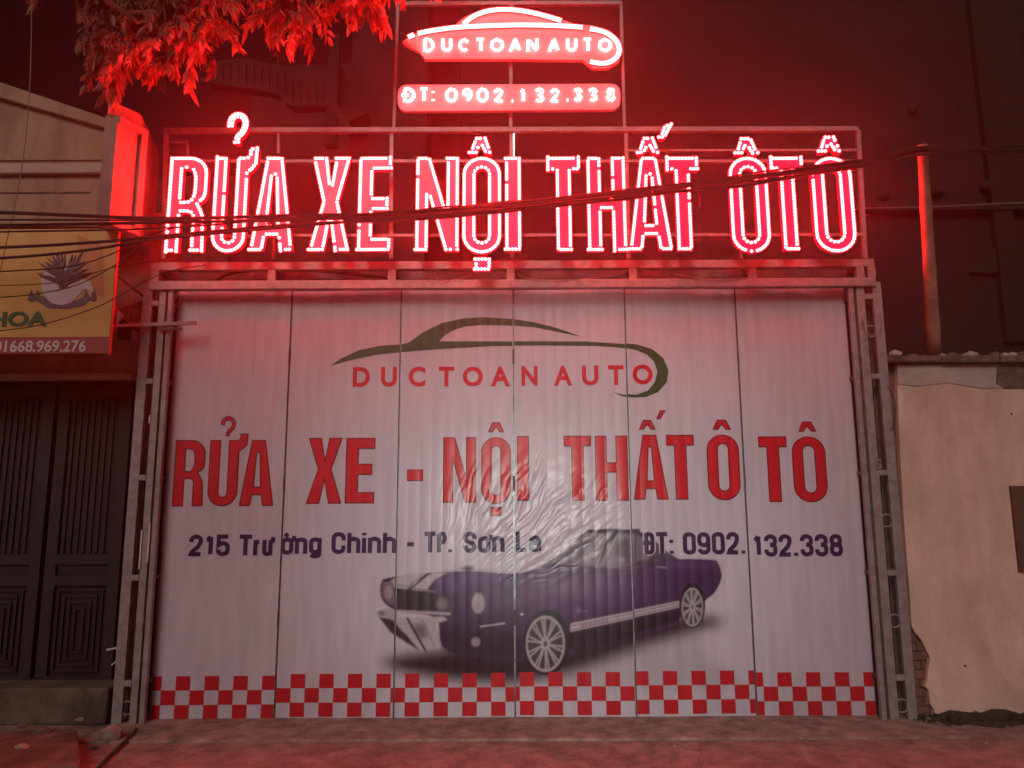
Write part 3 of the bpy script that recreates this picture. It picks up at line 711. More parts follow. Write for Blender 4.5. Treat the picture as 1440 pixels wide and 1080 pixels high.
# scroll letter on the right post
v, f = text("S", .03); x0, x1, z0, z1 = boxpx(1230, 1240, 645, 660, -.14)
v, f = fit((v, f), x0, x1, z0, z1); vv = [(x, -.14, z) for x, z in v]
MB().add(vv, f).build("scroll_mark", M['steel_thin'], rp)
v = [P(1229, 660, -.141), P(1233, 657, -.141), P(1234, 664, -.141)]
# thin loose wire on the right post
o = MB().tube(catmull([P(1244, 534, -.12), P(1256, 560, -.14), P(1259, 580, -.15), P(1256, 600, -.14), P(1250, 606, -.12)], 6), .005, 5).build("wire", M['cable']); tag(o, "thin black wire loop sagging off the right lattice post", "wire")
o = MB().tube(catmull([P(1213, 450, -.14), P(1220, 468, -.17), P(1236, 470, -.17), P(1240, 455, -.15)], 6), .004, 5).build("wire", M['rope']); tag(o, "pale thin wire knotted near the top of the right lattice post", "wire")

beam = thing("gate_beam", "grey steel ladder beam across the top of the gate below the glowing letters", "steel beam", (0, -.1, ZT))
zA, zB_, zC = P(720, 367, -.15).z, P(720, 378, -.15).z, P(720, 393, -.15).z; zD = P(720, 405, -.15).z
xl, xr = P(212, 372, -.15).x, P(1229, 372, -.15).x
MB().box(xl, xr, -.16, -.10, zB_, zA).build("top_rail", M['steel'], beam, bevel=.004)
MB().box(xl, xr, -.16, -.10, zD, zC).build("bottom_rail", M['steel'], beam, bevel=.004)
MB().box(xl + .02, xr - .02, .06, .12, zB_ - .02, zA - .02).build("rear_top_rail", M['steel_dark'], beam)
MB().box(xl + .02, xr - .02, .04, .10, zD - .03, zD + .03).build("rear_bottom_rail", M['steel_dark'], beam)
for px in (218, 382, 551, 718, 890, 1058, 1210, 1226):
    x = P(px, 385, -.15).x
    MB().box(x - .032, x + .032, -.155, -.105, zC, zB_).build("post", M['steel'], beam)
    MB().box(x - .02, x + .02, -.10, .06, zB_ + .005, zA - .012).build("tie", M['steel_dark'], beam)
def wire(pts, r, label, m='cable', group=None, n=8, name="wire", cat="wire"):
    o = MB().tube(catmull(pts, n), r, 6).build(name, M[m]); return tag(o, label, cat, group)
wire([P(300, 396, -.02), P(330, 384, -.02), P(400, 379, -.02), P(480, 384, -.02), P(560, 393, -.02)], .012, "thick black hose arching inside the left half of the steel beam", name="hose", cat="hose")
wire([P(726, 379, -.1), P(740, 391, -.17), P(800, 393, -.17), P(860, 388, -.12), P(886, 379, -.12)], .004, "pale wire sagging across the beam bay right of centre", 'rope')
wire([P(615, 379, -.17), P(612, 388, -.175), P(626, 395, -.175), P(650, 390, -.12), P(664, 386, -.12)], .004, "short pale wire end hanging on the beam below the dotted letter", 'rope')
wire([P(940, 380, -.1), P(970, 390, -.17), P(1040, 392, -.17), P(1056, 386, -.12)], .004, "pale wire sagging across the beam bay under the last word", 'rope')

# ------------------------------------------------------------------ the big lit sign
YS = -.30
sign = thing("illuminated_sign", "long open steel frame with big red letters outlined by glowing dots", "sign", (0, -.2, zA))
def fbar(a, b, w=.028, Y=-.16, nm="frame_bar", par=None):
    pa, pb = P(a[0], a[1], Y), P(b[0], b[1], Y); return MB().bar(pa, pb, w).build(nm, M['steel_thin'], par or sign)
for a, b, w in (((232, 184), (1206, 182), .04), ((236, 227), (1208, 227), .024), ((234, 332), (1212, 330), .024), ((884, 212), (1206, 211), .018)): fbar(a, b, w)
for a, b, w in (((234, 184), (231, 364), .034), ((392, 186), (392, 216), .022), ((551, 186), (550, 364), .03), ((719, 186), (720, 364), .03), ((880, 186), (884, 364), .03), ((1041, 340), (1042, 364), .022), ((1206, 184), (1216, 364), .036), ((386, 334), (384, 364), .02)): fbar(a, b, w, -.145)
fbar((238, 200), (264, 200), .016, -.15); fbar((264, 200), (264, 222), .016, -.15)
LT = [('R', 236, 290, 221, 354, 18.5), ('U', 300, 347, 221, 355, 16.5), ('A', 354, 414, 221, 353, 18.5), ('X', 436.5, 493, 221, 353, 19), ('E', 504, 550, 221, 353, 20),
      ('N', 585, 645, 221, 353, 18.5), ('O', 650.5, 704.5, 221, 356.5, 18), ('I', 710.6, 732.5, 221, 352.5, 22), ('T', 769, 816.5, 221, 353, 21), ('H', 826, 880, 221, 353, 19.5),
      ('A', 883.5, 944, 221, 352, 18.5), ('T', 938, 984, 221, 352, 21), ('O', 1027, 1081, 221, 355.5, 17.5), ('T', 1085.5, 1132.5, 221, 352, 20), ('O', 1143.5, 1200.5, 221, 355, 18)]
MK = {'U': [('?', 321.5, 348, 160.6, 203)], 6: [('^', 660, 692, 193, 216.5), ('I', 667.5, 690, 362.5, 380.5)], 10: [('^', 896, 927.5, 193, 216.5), ('/', 926, 946.5, 175, 195)], 12: [('^', 1033, 1065.5, 193.5, 217)], 14: [('^', 1150, 1182.5, 191.5, 214.5)]}
YF = YS - .05
drop = random.Random(3)
def letter(ch, a, b, t_, bt, s_, parent, name, filled=False):
    x0, x1, z0, z1 = boxpx(a, b, t_, bt, YF); W, H = x1 - x0, z1 - z0; k = W / (b - a); st = s_ * k
    loops = [[(x + x0, y + z0) for x, y in q] for q in glyph(ch, W, H, st, st * .95)]
    v, f = fill(loops, extrude=.025)
    o = MB().add([(p[0], YS - .025 - p[2], p[1]) for p in v], f).build(name, M['letter'], parent)
    pts = []
    for q in loops:
        s = 1 if area(q) > 0 else -1
        outerloop = q is loops[0]
        for p, nrm in densify(q, .0275):
            n = nrm * s * (1 if outerloop else -1)
            d = .012
            pts.append((p.x + n.x * d, YF - .004, p.y + n.y * d))
    if filled and ch == '?':
        pass
    # drop beads that crowd one another
    keep = []
    for p in pts:
        if all((p[0] - q[0]) ** 2 + (p[2] - q[2]) ** 2 > .019 ** 2 for q in keep): keep.append(p)
    keep = [p for p in keep if drop.random() > .012]
    lb = beads(keep, .0150).build("led_string", M['led'], o)
    lb['kind'] = 'stuff'
    return o
for i, (ch, a, b, t_, bt, s_) in enumerate(LT):
    letter(ch, a, b, t_, bt, s_, sign, "sign_letter")
    for mk in MK.get(i, MK.get('U') if ch == 'U' else []):
        letter(mk[0], *mk[1:5], 0, sign, "accent_mark")
a, b = P(722, 186, -.13), P(722, 219, -.13)
o = MB().tube([a, b], .010, 8).build("lamp_tube", M['tube']); tag(o, "short vertical white lamp tube behind the frame above the single letter", "lamp")

# ------------------------------------------------------------------ upper signs: logo and telephone number
up = thing("upper_sign_frame", "tall thin steel frame standing above the middle of the long sign", "frame", (0, -.15, P(720, 182, -.15).z + .01))
zt6 = 4
for a, b in (((554, 181), (560, 4)), ((878, 181), (873, 4))): fbar(a, b, .026, -.16, "frame_bar", up)
fbar((558, 6), (874, 5), .034, -.165, "frame_bar", up); fbar((718, 180), (719, 6), .03, -.165, "frame_bar", up)
C5 = lambda x, y: (550 + x / 4.235, y / 4.235)
YU = -.24
def panel(name, pts, label, cat):
    loop = [XZ(*C5(x, y), YU) for x, y in pts]
    v, f = fill([loop], extrude=.02)
    cx = sum(p[0] for p in loop) / len(loop); zm = min(p[1] for p in loop)
    t = thing(name, label, cat, (cx, YU + .02, zm))
    MB().add([(p[0], YU + .02 - p[2], p[1]) for p in v], f).build("backing_panel", M['white_panel'], t)
    return t
PO = [(65, 250), (130, 205), (250, 172), (380, 150), (440, 100), (540, 62), (640, 45), (780, 50), (920, 85), (1100, 145), (1200, 150), (1300, 180), (1362, 235), (1380, 300), (1355, 370), (1290, 405), (1200, 405), (1140, 358), (760, 352), (200, 352), (170, 310), (75, 262)]
ls = panel("logo_sign", PO, "car shaped lit company sign at the top centre with glowing name", "sign")
rr_ = [(40 + 55, 505)] + [(1310, 498)] + [(x, y) for x, y in arc(1315, 548, 50, 48, -80, 0, 5)] + [(x, y) for x, y in arc(1315, 605, 50, 48, 0, 90, 5)] + [(x, y) for x, y in arc(90, 612, 50, 50, 90, 180, 5)] + [(x, y) for x, y in arc(90, 555, 50, 50, 180, 255, 5)]
ps = panel("phone_number_sign", rr_, "pale rounded strip sign with glowing telephone number under the logo sign", "sign")
def led_path(pts, parent, nm, r=.0105, step=.015, rows=(0,), tube=0.0):
    """beads along a smooth path given in sign coordinates"""
    cs = catmull([(p[0], 0, p[1]) for p in [XZ(*C5(x, y), YU - .02) for x, y in pts]], 10)
    out = []
    acc = 0
    for i in range(len(cs) - 1):
        a, b = cs[i], cs[i + 1]; L = (b - a).length; t = (b - a).normalized(); n = Vector((-t.z, 0, t.x))
        while acc < L:
            p = a + t * acc
            for rw in rows: out.append((p.x + n.x * rw, YU - .026, p.z + n.z * rw))
            acc += step
        acc -= L
    o = beads(out, r).build(nm, M['led'], parent); o['kind'] = 'stuff'; return out
def tray(pts, parent):
    cs = catmull([(p[0], YU - .010, p[1]) for p in [XZ(*C5(x, y), YU - .012) for x, y in pts]], 6)
    MB().tube(cs, .022, 6).build("led_tray", M['letter_side'], parent)
for pts in ([(435, 142), (490, 100), (560, 72), (640, 60), (740, 62), (850, 80), (940, 103), (1015, 126)], [(108, 222), (140, 207)], [(165, 201), (260, 182), (400, 165), (600, 155), (800, 151), (1000, 156), (1140, 165)],
            [(1190, 175), (1260, 190), (1320, 225), (1352, 270), (1355, 320), (1320, 362), (1260, 380), (1180, 368)]):
    led_path(pts, ls, "led_string", .0098, .0135, (-.0125, 0, .0125)); tray(pts, ls)
STK = {
 'D': [[(0, 0), (0, 1), (.5, 1), (1, .7), (1, .3), (.5, 0), (0, 0)]], 'U': [[(0, 1), (0, .25), (.5, 0), (1, .25), (1, 1)]],
 'C': [[(1, .78), (.55, 1), (0, .7), (0, .3), (.55, 0), (1, .22)]], 'T': [[(0, 1), (1, 1)], [(.5, 1), (.5, 0)]],
 'O': [[(.5, 1), (0, .75), (0, .25), (.5, 0), (1, .25), (1, .75), (.5, 1)]], 'A': [[(0, 0), (.5, 1), (1, 0)], [(.2, .35), (.8, .35)]],
 'N': [[(0, 0), (0, 1), (1, 0), (1, 1)]], 'Đ': [[(0.15, 0), (.15, 1), (.6, 1), (1, .7), (1, .3), (.6, 0), (.15, 0)], [(-.1, .5), (.5, .5)]],
 ':': [[(.5, .75), (.5, .65)], [(.5, .1), (.5, 0)]], '.': [[(.4, .02), (.6, .02)]],
 '0': [[(.5, 1), (0, .75), (0, .25), (.5, 0), (1, .25), (1, .75), (.5, 1)]],
 '9': [[(1, .65), (.5, .42), (0, .7), (.5, 1), (1, .75), (.9, .35), (.45, 0)]], '2': [[(0, .75), (.5, 1), (1, .72), (.6, .38), (0, 0), (1, 0)]],
 '1': [[(.15, .78), (.7, 1), (.7, 0)]], '3': [[(0, .85), (.5, 1), (.95, .76), (.4, .52), (1, .26), (.5, 0), (0, .14)]],
 '8': [[(.5, .54), (.05, .78), (.5, 1), (.95, .78), (.5, .54), (0, .25), (.5, 0), (1, .25), (.5, .54)]]}
CURVY = set('DUCOĐ092338')
def stroke_char(ch, x0, x1, y0, y1, parent):
    out = []; m = 13
    x0 += m; x1 -= m; y0 += m; y1 -= m
    if x1 - x0 < 4: x0, x1 = (x0 + x1) / 2 - 3, (x0 + x1) / 2 + 3
    for st in STK[ch]:
        pts = [(x0 + (x1 - x0) * u, y1 + (y0 - y1) * v) for u, v in st]
        w3 = [(p[0], 0, p[1]) for p in [XZ(*C5(x, y), YU - .02) for x, y in pts]]
        cs = catmull(w3, 6) if ch in '083' else [Vector(p) for p in w3]
        acc = 0
        for i in range(len(cs) - 1):
            a, b = cs[i], cs[i + 1]; L = (b - a).length; t = (b - a).normalized(); n = Vector((-t.z, 0, t.x))
            while acc < L:
                p = a + t * acc
                for rw in (-.0075, .0075): out.append((p.x + n.x * rw, YU - .026, p.z + n.z * rw))
                acc += .0165
            acc -= L
    # thin out crowded beads
    keep = []
    for p in out:
        if all((p[0] - q[0]) ** 2 + (p[2] - q[2]) ** 2 > .011 ** 2 for q in keep): keep.append(p)
    o = beads(keep, .0092).build("led_character", M['led'], parent); return o
for ch, a, b in (('D', 188, 262), ('U', 295, 368), ('C', 398, 468), ('T', 500, 570), ('O', 588, 675), ('A', 698, 780), ('N', 803, 882), ('A', 930, 1008), ('U', 1038, 1112), ('T', 1138, 1208), ('O', 1230, 1318)):
    stroke_char(ch, a, b, 223, 318, ls)
for ch, a, b in (('Đ', 60, 148), ('T', 165, 228), (':', 238, 264), ('0', 322, 398), ('9', 415, 490), ('0', 508, 582), ('2', 605, 674), ('.', 712, 735), ('1', 765, 805), ('3', 852, 918), ('2', 942, 1008), ('.', 1040, 1062), ('3', 1082, 1145), ('3', 1170, 1236), ('8', 1275, 1340)):
    stroke_char(ch, a, b, 518, 618 - (0 if a < 1000 else 6), ps)

# ------------------------------------------------------------------ left neighbour building
lb = thing("shop_house", "low ochre plastered shop house left of the gate with dark iron doors", "house", (-4.6, .3, 0))
XR = P(196, 700, 0).x
zdoor = P(100, 528, 0).z; zcan = P(80, 318, -.45).z
def rng_box(nm, px0, px1, py0, py1, Y0, Y1, m, par, bevel=0, Yref=None):
    Yr = Y0 if Yref is None else Yref
    a, b = P(px0, (py0 + py1) / 2, Yr).x, P(px1, (py0 + py1) / 2, Yr).x; c = (px0 + px1) / 2
    return MB().box(a, b, Y0, Y1, P(c, py1, Yr).z, P(c, py0, Yr).z).build(nm, M[m], par, bevel=bevel)
XL = -8.5
x1w = P(213, 430, 0).x
MB().box(XL, x1w, .06, .5, zdoor, P(100, 300, .06).z).build("upper_wall", M['plaster_l'], lb)
MB().box(P(197, 700, .02).x - .02, P(197, 700, .02).x + .085, -.02, .5, 0.25, zdoor).build("door_column", M['pillar'], lb, bevel=.01)
MB().box(XL, x1w - .12, .0, .08, zdoor - .035, zdoor + .02).build("lintel_lip", M['plaster_pale'], lb, bevel=.006)
# projecting fascia with sloping parapet
YFa = -.42
xf = P(158, 250, YFa).x
pl = [(XL, P(0, 318, YFa).z), (xf, P(150, 318, YFa).z), (xf, P(160, 180, YFa).z), (P(0, 122, YFa).x, P(0, 122, YFa).z), (XL, P(0, 122, YFa).z + .9)]
MB().prism(pl, YFa, .06).build("parapet_wall", M['plaster_l'], lb)
# raised sloping edge band and mouldings
e0, e1 = P(0, 118, YFa), P(160, 172, YFa); f0, f1 = P(0, 140, YFa), P(160, 186, YFa)
ex = (XL - e0.x) / (e1.x - e0.x)
lerp = lambda a, b, t: a + (b - a) * t
q0, q1 = lerp(e0, e1, ex), lerp(f0, f1, ex)
MB().prism([(q1.x, q1.z), (f1.x, f1.z), (e1.x, e1.z), (q0.x, q0.z)], YFa - .05, .1).build("parapet_band", M['plaster_l'], lb, bevel=.008)
MB().box(XL, xf + .01, YFa - .015, YFa - .001, P(80, 226, YFa).z, P(80, 214, YFa).z).build("recessed_line", M['plaster_l'], lb)
MB().box(XL, xf + .03, YFa - .05, YFa - .001, P(80, 247, YFa).z, P(80, 233, YFa).z).build("cornice", M['plaster_pale'], lb, bevel=.012)
MB().box(XL, P(128, 270, YFa).x, YFa - .006, YFa - .001, P(80, 272, YFa).z, P(80, 270, YFa).z).build("joint_line", M['coping'], lb)
# splayed corner pillar that catches the red light
A, B, C_ = P(158, 260, -.66), P(199, 260, -.42), P(221, 260, .10)
poly = [(A.x, A.y), (B.x, B.y), (C_.x, C_.y), (A.x - .1, C_.y), (A.x - .1, A.y)]
MB().prismz(poly, P(180, 325, -.5).z, P(170, 172, -.55).z).build("corner_pillar", M['pillar'], lb)
A2, B2, C2 = P(147, 200, -.70), P(195, 200, -.47), P(223, 200, .12)
polyc = [(A2.x, A2.y), (B2.x, B2.y), (C2.x, C2.y), (A2.x, C2.y)]
zc0 = P(170, 174, -.55).z
MB().prismz(polyc, zc0, P(170, 153, -.55).z).build("pillar_cap", M['pillar'], lb, bevel=.012)
d1 = (B.xy - A.xy).normalized(); nrm = Vector((d1.y, -d1.x))
s0, s1 = A.xy + nrm * .001, B.xy + nrm * .001
for (ta, tb, za, zb2) in ((0.80, 1.0, P(195, 320, -.45).z, zc0), (0.0, .80, P(170, 183, -.55).z, zc0)):
    a_, b_ = lerp(s0, s1, ta), lerp(s0, s1, tb); MB().prismz([(a_.x, a_.y), (b_.x, b_.y), (b_.x + nrm.x * .03, b_.y + nrm.y * .03), (a_.x + nrm.x * .03, a_.y + nrm.y * .03)], za, zb2).build("pillar_moulding", M['pillar'], lb)
# doors: two framed iron leaves with nested rectangles
zd0 = .30
MB().box(XL, x1w - .2, .30, .34, zd0, zdoor).build("door_backing", M['void'], lb)
leafs = [(-235, -70), (-70, 60), (60, 172)]
for a, b in leafs:
    xa_, xb_ = P(a, 800, .2).x + .02, P(b, 800, .2).x - .02
    d = MB()
    z2, z3, z4 = P(100, 790, .2).z, P(100, 820, .2).z, P(100, 965, .2).z
    d.box(xa_, xb_, .22, .26, z4 - .02, zdoor - .05)
    do = d.build("iron_door", M['darkdoor'], lb)
    fr = MB()
    for xx0, xx1 in ((xa_, xa_ + .09), (xb_ - .09, xb_)): fr.box(xx0, xx1, .19, .219, z4, zdoor - .06)
    for zz in (z4 + .0, z3 - .02, z2 - .02, zdoor - .15): fr.box(xa_ + .09, xb_ - .09, .19, .219, zz, zz + .08)
    fo_ = fr.build("door_frame", M['darkframe'], do); fo_['kind'] = 'stuff'
    st = MB()
    n = int((xb_ - xa_ - .2) / .055)
    for k in range(n):
        x = xa_ + .115 + k * .055; st.box(x, x + .022, .2, .219, z2 + .07, zdoor - .17)
    so_ = st.build("ribbed_sheet", M['darkframe'], do); so_['kind'] = 'stuff'
    x0, x1, y0, y1 = xa_ + .12, xb_ - .12, z4 + .11, z3 - .05
    for k in range(6):
        i_ = k * .048
        if x1 - x0 - 2 * i_ < .04: break
        r_ = MB(); t_ = .016
        r_.box(x0 + i_, x1 - i_, .2, .219, y0 + i_, y0 + i_ + t_).box(x0 + i_, x1 - i_, .2, .219, y1 - i_ - t_, y1 - i_)
        r_.box(x0 + i_, x0 + i_ + t_, .2, .219, y0 + i_ + t_, y1 - i_ - t_).box(x1 - i_ - t_, x1 - i_, .2, .219, y0 + i_ + t_, y1 - i_ - t_)
        r_.build("nested_moulding", M['darkframe'], do)
MB().box(XL, P(160, 985, 0).x, -.1, .5, 0, .27).build("door_step", M['stone'], lb, bevel=.02)
p = P(158, 915, -.05)
pc = thing("wall_tap", "small pale pipe clamp on the foot of the white door column", "pipe clamp", (p.x, -.05, p.z))
MB().tube([P(150, 914, -.06), P(165, 911, -.06)], .008, 6).build("pipe", M['sign_white'], pc)
MB().tube(catmull([P(163, 911, -.06), P(167, 918, -.06), P(163, 930, -.05), P(157, 935, -.03)], 5), .007, 6).build("hook", M['sign_white'], pc)

# shop signboard
YB = -.50
sb = thing("shop_signboard", "yellow shop signboard with potted plant picture and maroon phone number strip", "signboard", (P(40, 500, YB).x, YB, P(60, 497, YB).z))
bx1 = P(159, 410, YB).x; bz0, bz1 = P(80, 497, YB).z, P(80, 322, YB).z; bx0 = bx1 - 3.2
MB().box(bx0, bx1, YB, YB + .028, bz0, bz1).build("board", M['sign_yellow'], sb)
MB().box(bx1 + .001, bx1 + .009, YB - .004, YB + .03, bz0 - .01, bz1 + .01).build("edge_strip", M['tin'], sb)  # board side, coloured as if lit red by the sign
MB().box(bx0, bx1, YB - .004, YB - .001, bz0 + .002, P(80, 474, YB).z).build("maroon_strip", M['sign_red'], sb)
MB().add([P(108, 330, YB - .002), P(145, 345, YB - .002), P(146, 420, YB - .002), P(112, 400, YB - .002)], [(0, 1, 2, 3)]).build("orange_tint", M['sign_orange'], sb)
def decal(nm, loops, m, Y, par): 
    v, f = fill(loops); return MB().add([(p[0], Y, p[1]) for p in v], f).build(nm, M[m], par)
Q = lambda x, y, Y: XZ(x / 4.32, 270 + y / 4.32, Y)
decal("plant_shadow", [[Q(*c, YB - .003) for c in [(215, 655), (260, 630), (340, 680), (430, 672), (500, 640), (545, 655), (510, 690), (400, 712), (290, 705)]]], 'sign_twig', YB - .003, sb)
decal("plant_pot", [[Q(*c, YB - .005) for c in [(p.x, p.y) for p in catmull([(256, 520, 0), (300, 468, 0), (370, 452, 0), (440, 468, 0), (495, 520, 0), (545, 545, 0), (566, 585, 0), (560, 610, 0), (520, 590, 0), (480, 625, 0), (430, 668, 0), (370, 685, 0), (300, 665, 0), (258, 600, 0)], 5, True)]]], 'sign_vase', YB - .005, sb)
tw = MB(); rnd = random.Random(5)
for k in range(46):
    a = rnd.uniform(-1.15, 1.15); L = rnd.uniform(150, 260) * (1 - abs(a) * .25)
    bx, by = 385 + rnd.uniform(-25, 25), 560 + rnd.uniform(-20, 30)
    pts = [(bx + math.sin(a) * L * t * (.4 + .6 * t), by - math.cos(a) * L * t * 1.0) for t in (0, .35, .7, 1)]
    p2 = [XZ(x / 4.32, 270 + y / 4.32, YB - .008) for x, y in pts]
    tw.tube([(q[0], YB - .008, q[1]) for q in p2], .004, 4, rr=[.004, .006, .008 + rnd.random() * .006, .002])
o = tw.build("plant_print", M['sign_twig'], sb); o['kind'] = 'stuff'
for (a, b) in ((165, 215), (205, 250), (500, 545), (545, 590)):
    decal("leaf_print", [[Q(x, y, YB - .006) for x, y in ((a, 655), ((a + b) / 2, 590), (b, 640), ((a + b) / 2 + 5, 668))]], 'sign_twig', YB - .006, sb)
for s_, a, b, t_, bt, m, bold in (("HOA", -14, 66, 438, 459, 'sign_green', .035), ("01668.969.276", -8, 121, 478.5, 495, 'sign_white', .02)):
    x0, x1, z0, z1 = boxpx(a, b, t_, bt, YB - .007); v, f = fit(text(s_, bold), x0, x1, z0, z1)
    MB().add([(x, YB - .0075, z) for x, z in v], f).build("lettering", M[m], sb)
# struts between board and wall
br = thing("sign_bracket", "rusty angle iron bracket holding the yellow signboard beside the gate post", "bracket", (P(185, 440, -.3).x, -.2, P(185, 440, -.3).z))
for a, b, w in (((163, 439), (204, 425), .03), ((166, 442), (203, 470), .035), ((165, 388), (206, 420), .016)):
    MB().bar(P(*a, -.40), P(*b, -.02), w).build("strut", M['rust'] if w > .02 else M['steel_dark'], br)
MB().bar(P(160, 458, -.42), P(198, 457, -.18), .024).build("rod", M['steel'], br)
v = [P(160, 432, -.44), P(178, 446, -.40), P(160, 462, -.44)]
MB().prism([(q.x, q.z) for q in v], -.46, -.43).build("gusset", M['tin'], br)
vb = MB().box(P(168, 465, .04).x, P(186, 465, .04).x, .02, .058, P(180, 478, .04).z, P(180, 450, .04).z).build("vent_opening", M['void'], lb)
MB().box(P(187, 440, .04).x, P(197, 440, .04).x, .03, .058, P(190, 480, .04).z, P(190, 436, .04).z).build("vent_frame", M['plaster_pale'], lb)

# ------------------------------------------------------------------ right wall
XW = P(1285, 800, 0).x
rw = thing("plaster_wall", "beige plastered boundary wall right of the gate with a weathered coping", "wall", (XW + 2, .15, 0))
zw = P(1340, 512, 0).z
def chunk_edge():
    e = []
    for x, y in ((1262, 545), (1264, 600), (1266, 640), (1268, 680), (1271, 730), (1275, 780), (1279, 830), (1282, 880), (1286, 888), (1296, 900), (1303, 915), (1308, 925), (1306, 940), (1304, 955), (1301, 966), (1306, 970), (1308, 990), (1314, 998), (1313, 1020), (1313, 1033)):
        p = P(x, y, 0); e.append((p.x, p.z))
    return e
ed = [(P(1262, 514, 0).x, zw)] + chunk_edge()
ed[-1] = (ed[-1][0], 0.0)
MB().prism(ed + [(9.5, 0), (9.5, zw)], 0.0, .05).build("plaster_skin", M['plaster_r'], rw)
MB().box(P(1245, 760, .06).x, 9.5, .052, .28, 0, zw - .002).build("masonry_core", M['brown'], rw)
pt = [(1263, 514), (1262, 540), (1290, 543), (1330, 538), (1380, 546), (1440, 544), (1520, 546), (1560, 512), (1440, 512)]
decal_l = [XZ(x, y, -.004) for x, y in pt]
MB().prism(decal_l, -.008, -.001).build("cement_patch", M['plaster_patch'], rw)
decal_l = [XZ(x, y, -.004) for x, y in ((1401, 514), (1400, 540), (1412, 546), (1500, 545), (1500, 514))]
MB().prism(decal_l, -.014, -.009).build("grey_patch", M['coping'], rw)
zc_ = P(1340, 500, -.05).z; zct = P(1340, 489, -.05).z
# coping laid in pieces
rnd = random.Random(11); x = P(1240, 500, 0).x
while x < 9.0:
    L = rnd.uniform(.35, .6); MB().box(x, x + L - .006, -.06 - rnd.uniform(0, .02), .34, zw + rnd.uniform(-.001, .008), zc_ + rnd.uniform(-.01, .01)).build("coping_stone", M['coping'], rw, bevel=.012); x += L
x = P(1246, 490, 0).x
def lump(cx, cy, cz, rx, ry, rz, rnd):
    return [(cx + a * rx * rnd.uniform(.75, 1.15), cy + b * ry * rnd.uniform(.8, 1.1), cz + c * rz * rnd.uniform(.75, 1.2)) for a, b, c in ICO[0]], ICO[1]
for k in range(34):
    px = 1250 + k * 9 + rnd.uniform(-3, 3); r_ = rnd.uniform(.03, .06); p = P(px, 494, .05)
    v, f = lump(p.x, .03 + rnd.uniform(-.05, .2), zc_ + .012, r_ * 1.3, r_, r_ * .7, rnd)
    MB().add(v, f).build("rubble_stone", M['coping'] if rnd.random() < .72 else M['plaster_patch'], rw)
p = P(1258, 490, -.05); v, f = lump(p.x, -.05, zc_ + .02, .06, .04, .035, rnd); MB().add(v, f).build("mortar_lump", M['plaster_pale'], rw)
# exposed brick ends in the broken plaster
for k in range(11):
    py = 892 + k * 13; z1_ = P(1290, py, .0).z; z0_ = P(1290, py + 11.5, .0).z
    if z0_ < .01: break
    jag = {0: 1290, 1: 1300, 2: 1306, 3: 1310, 4: 1309, 5: 1306, 6: 1312, 7: 1315, 8: 1318, 9: 1318, 10: 1318}[k]
    xa2 = P(1276 + k * .8, py + 6, .03).x; xb2 = P(jag, py + 6, .03).x; off = rnd.uniform(0, .012)
    if k % 2: 
        xm = lerp(xa2, xb2, .55); 
        MB().box(xa2, xm - .004, .030 + off, .051, z0_, z1_).build("brick", M['brick'], rw, bevel=.004); MB().box(xm + .004, xb2, .034, .051, z0_, z1_).build("brick", M['brick'], rw, bevel=.004)
    else: MB().box(xa2, xb2, .028 + off, .051, z0_, z1_).build("brick", M['brick'], rw, bevel=.004)
rng_box("rusty_shutter", 1428, 1560, 683, 803, -.03, -.002, 'rust', rw)
for px, py in ((1422, 582), (1357, 936), (1350, 1010)):
    p = P(px, py, -.003); MB().tube([(p.x, -.012, p.z), (p.x, .01, p.z)], .008, 6).build("nail", M['rust'], rw)
# pole tipped forward over the wall so the sign's red light reaches it
a, b = P(1297, 204, -.95), P(1314, 496, -.02); pp = [lerp(a, b, t) for t in np.linspace(0, 1, 15)]
o = MB().tube(pp, .05, 10, rr=[.034 + .0016 * i + (.003 if i % 4 == 0 else 0) for i in range(15)]).build("wooden_pole", M['bamboo'], smooth=True); tag(o, "slim wooden pole leaning up from the coping of the right wall, one side glowing red", "pole")

# ------------------------------------------------------------------ dim buildings behind
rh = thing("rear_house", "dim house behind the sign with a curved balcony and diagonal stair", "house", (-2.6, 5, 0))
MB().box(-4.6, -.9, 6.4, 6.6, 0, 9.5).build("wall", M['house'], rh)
YR = 4.6
F2 = lambda x, y: (270 + x / 4.8, 40 + y / 4.8)
bal = [(100, 230), (350, 195), (640, 270), (700, 330), (950, 345), (950, 510), (660, 515), (600, 430), (340, 385), (100, 355)]
sl = [XZ(*F2(x, y), YR) for x, y in bal]
MB().prism(sl, YR, YR + .25).build("balcony_parapet", M['house'], rh)
for (a, b) in (((60, 352), (340, 388)), ((340, 388), (600, 434)), ((600, 434), (655, 518)), ((655, 520), (950, 516))):
    MB().bar(P(*F2(*a), YR - .04), P(*F2(*b), YR - .04), .07).build("slab_edge", M['house2'], rh)
for k in range(16):
    x = 150 + k * 52; y0 = 235 + max(0, (x - 350)) * .25 if x < 640 else 355; y1 = 370 + max(0, x - 340) * .17 if x < 620 else 505
    MB().bar(P(*F2(x, y0), YR - .03), P(*F2(x, y1), YR - .03), .035).build("baluster", M['house2'], rh)
MB().bar(P(*F2(970, 60), YR - .1), P(*F2(940, 800), YR - .1), .16).build("drain_pipe", M['house'], rh)
MB().bar(P(*F2(960, 510), YR - .2), P(*F2(1075, 720), YR - .2), .10).build("stair_rail", M['house2'], rh)
MB().bar(P(*F2(975, 350), YR + .2), P(*F2(1130, 640), YR + .2), .35).build("stair_flight", M['house'], rh)
rng_box("side_wing", 492, 600, -60, 420, 5.0, 5.6, 'house', rh)
rh2 = thing("rear_building", "large dark windowless building wall rising behind the right boundary wall", "building", (4.5, 6, 0))
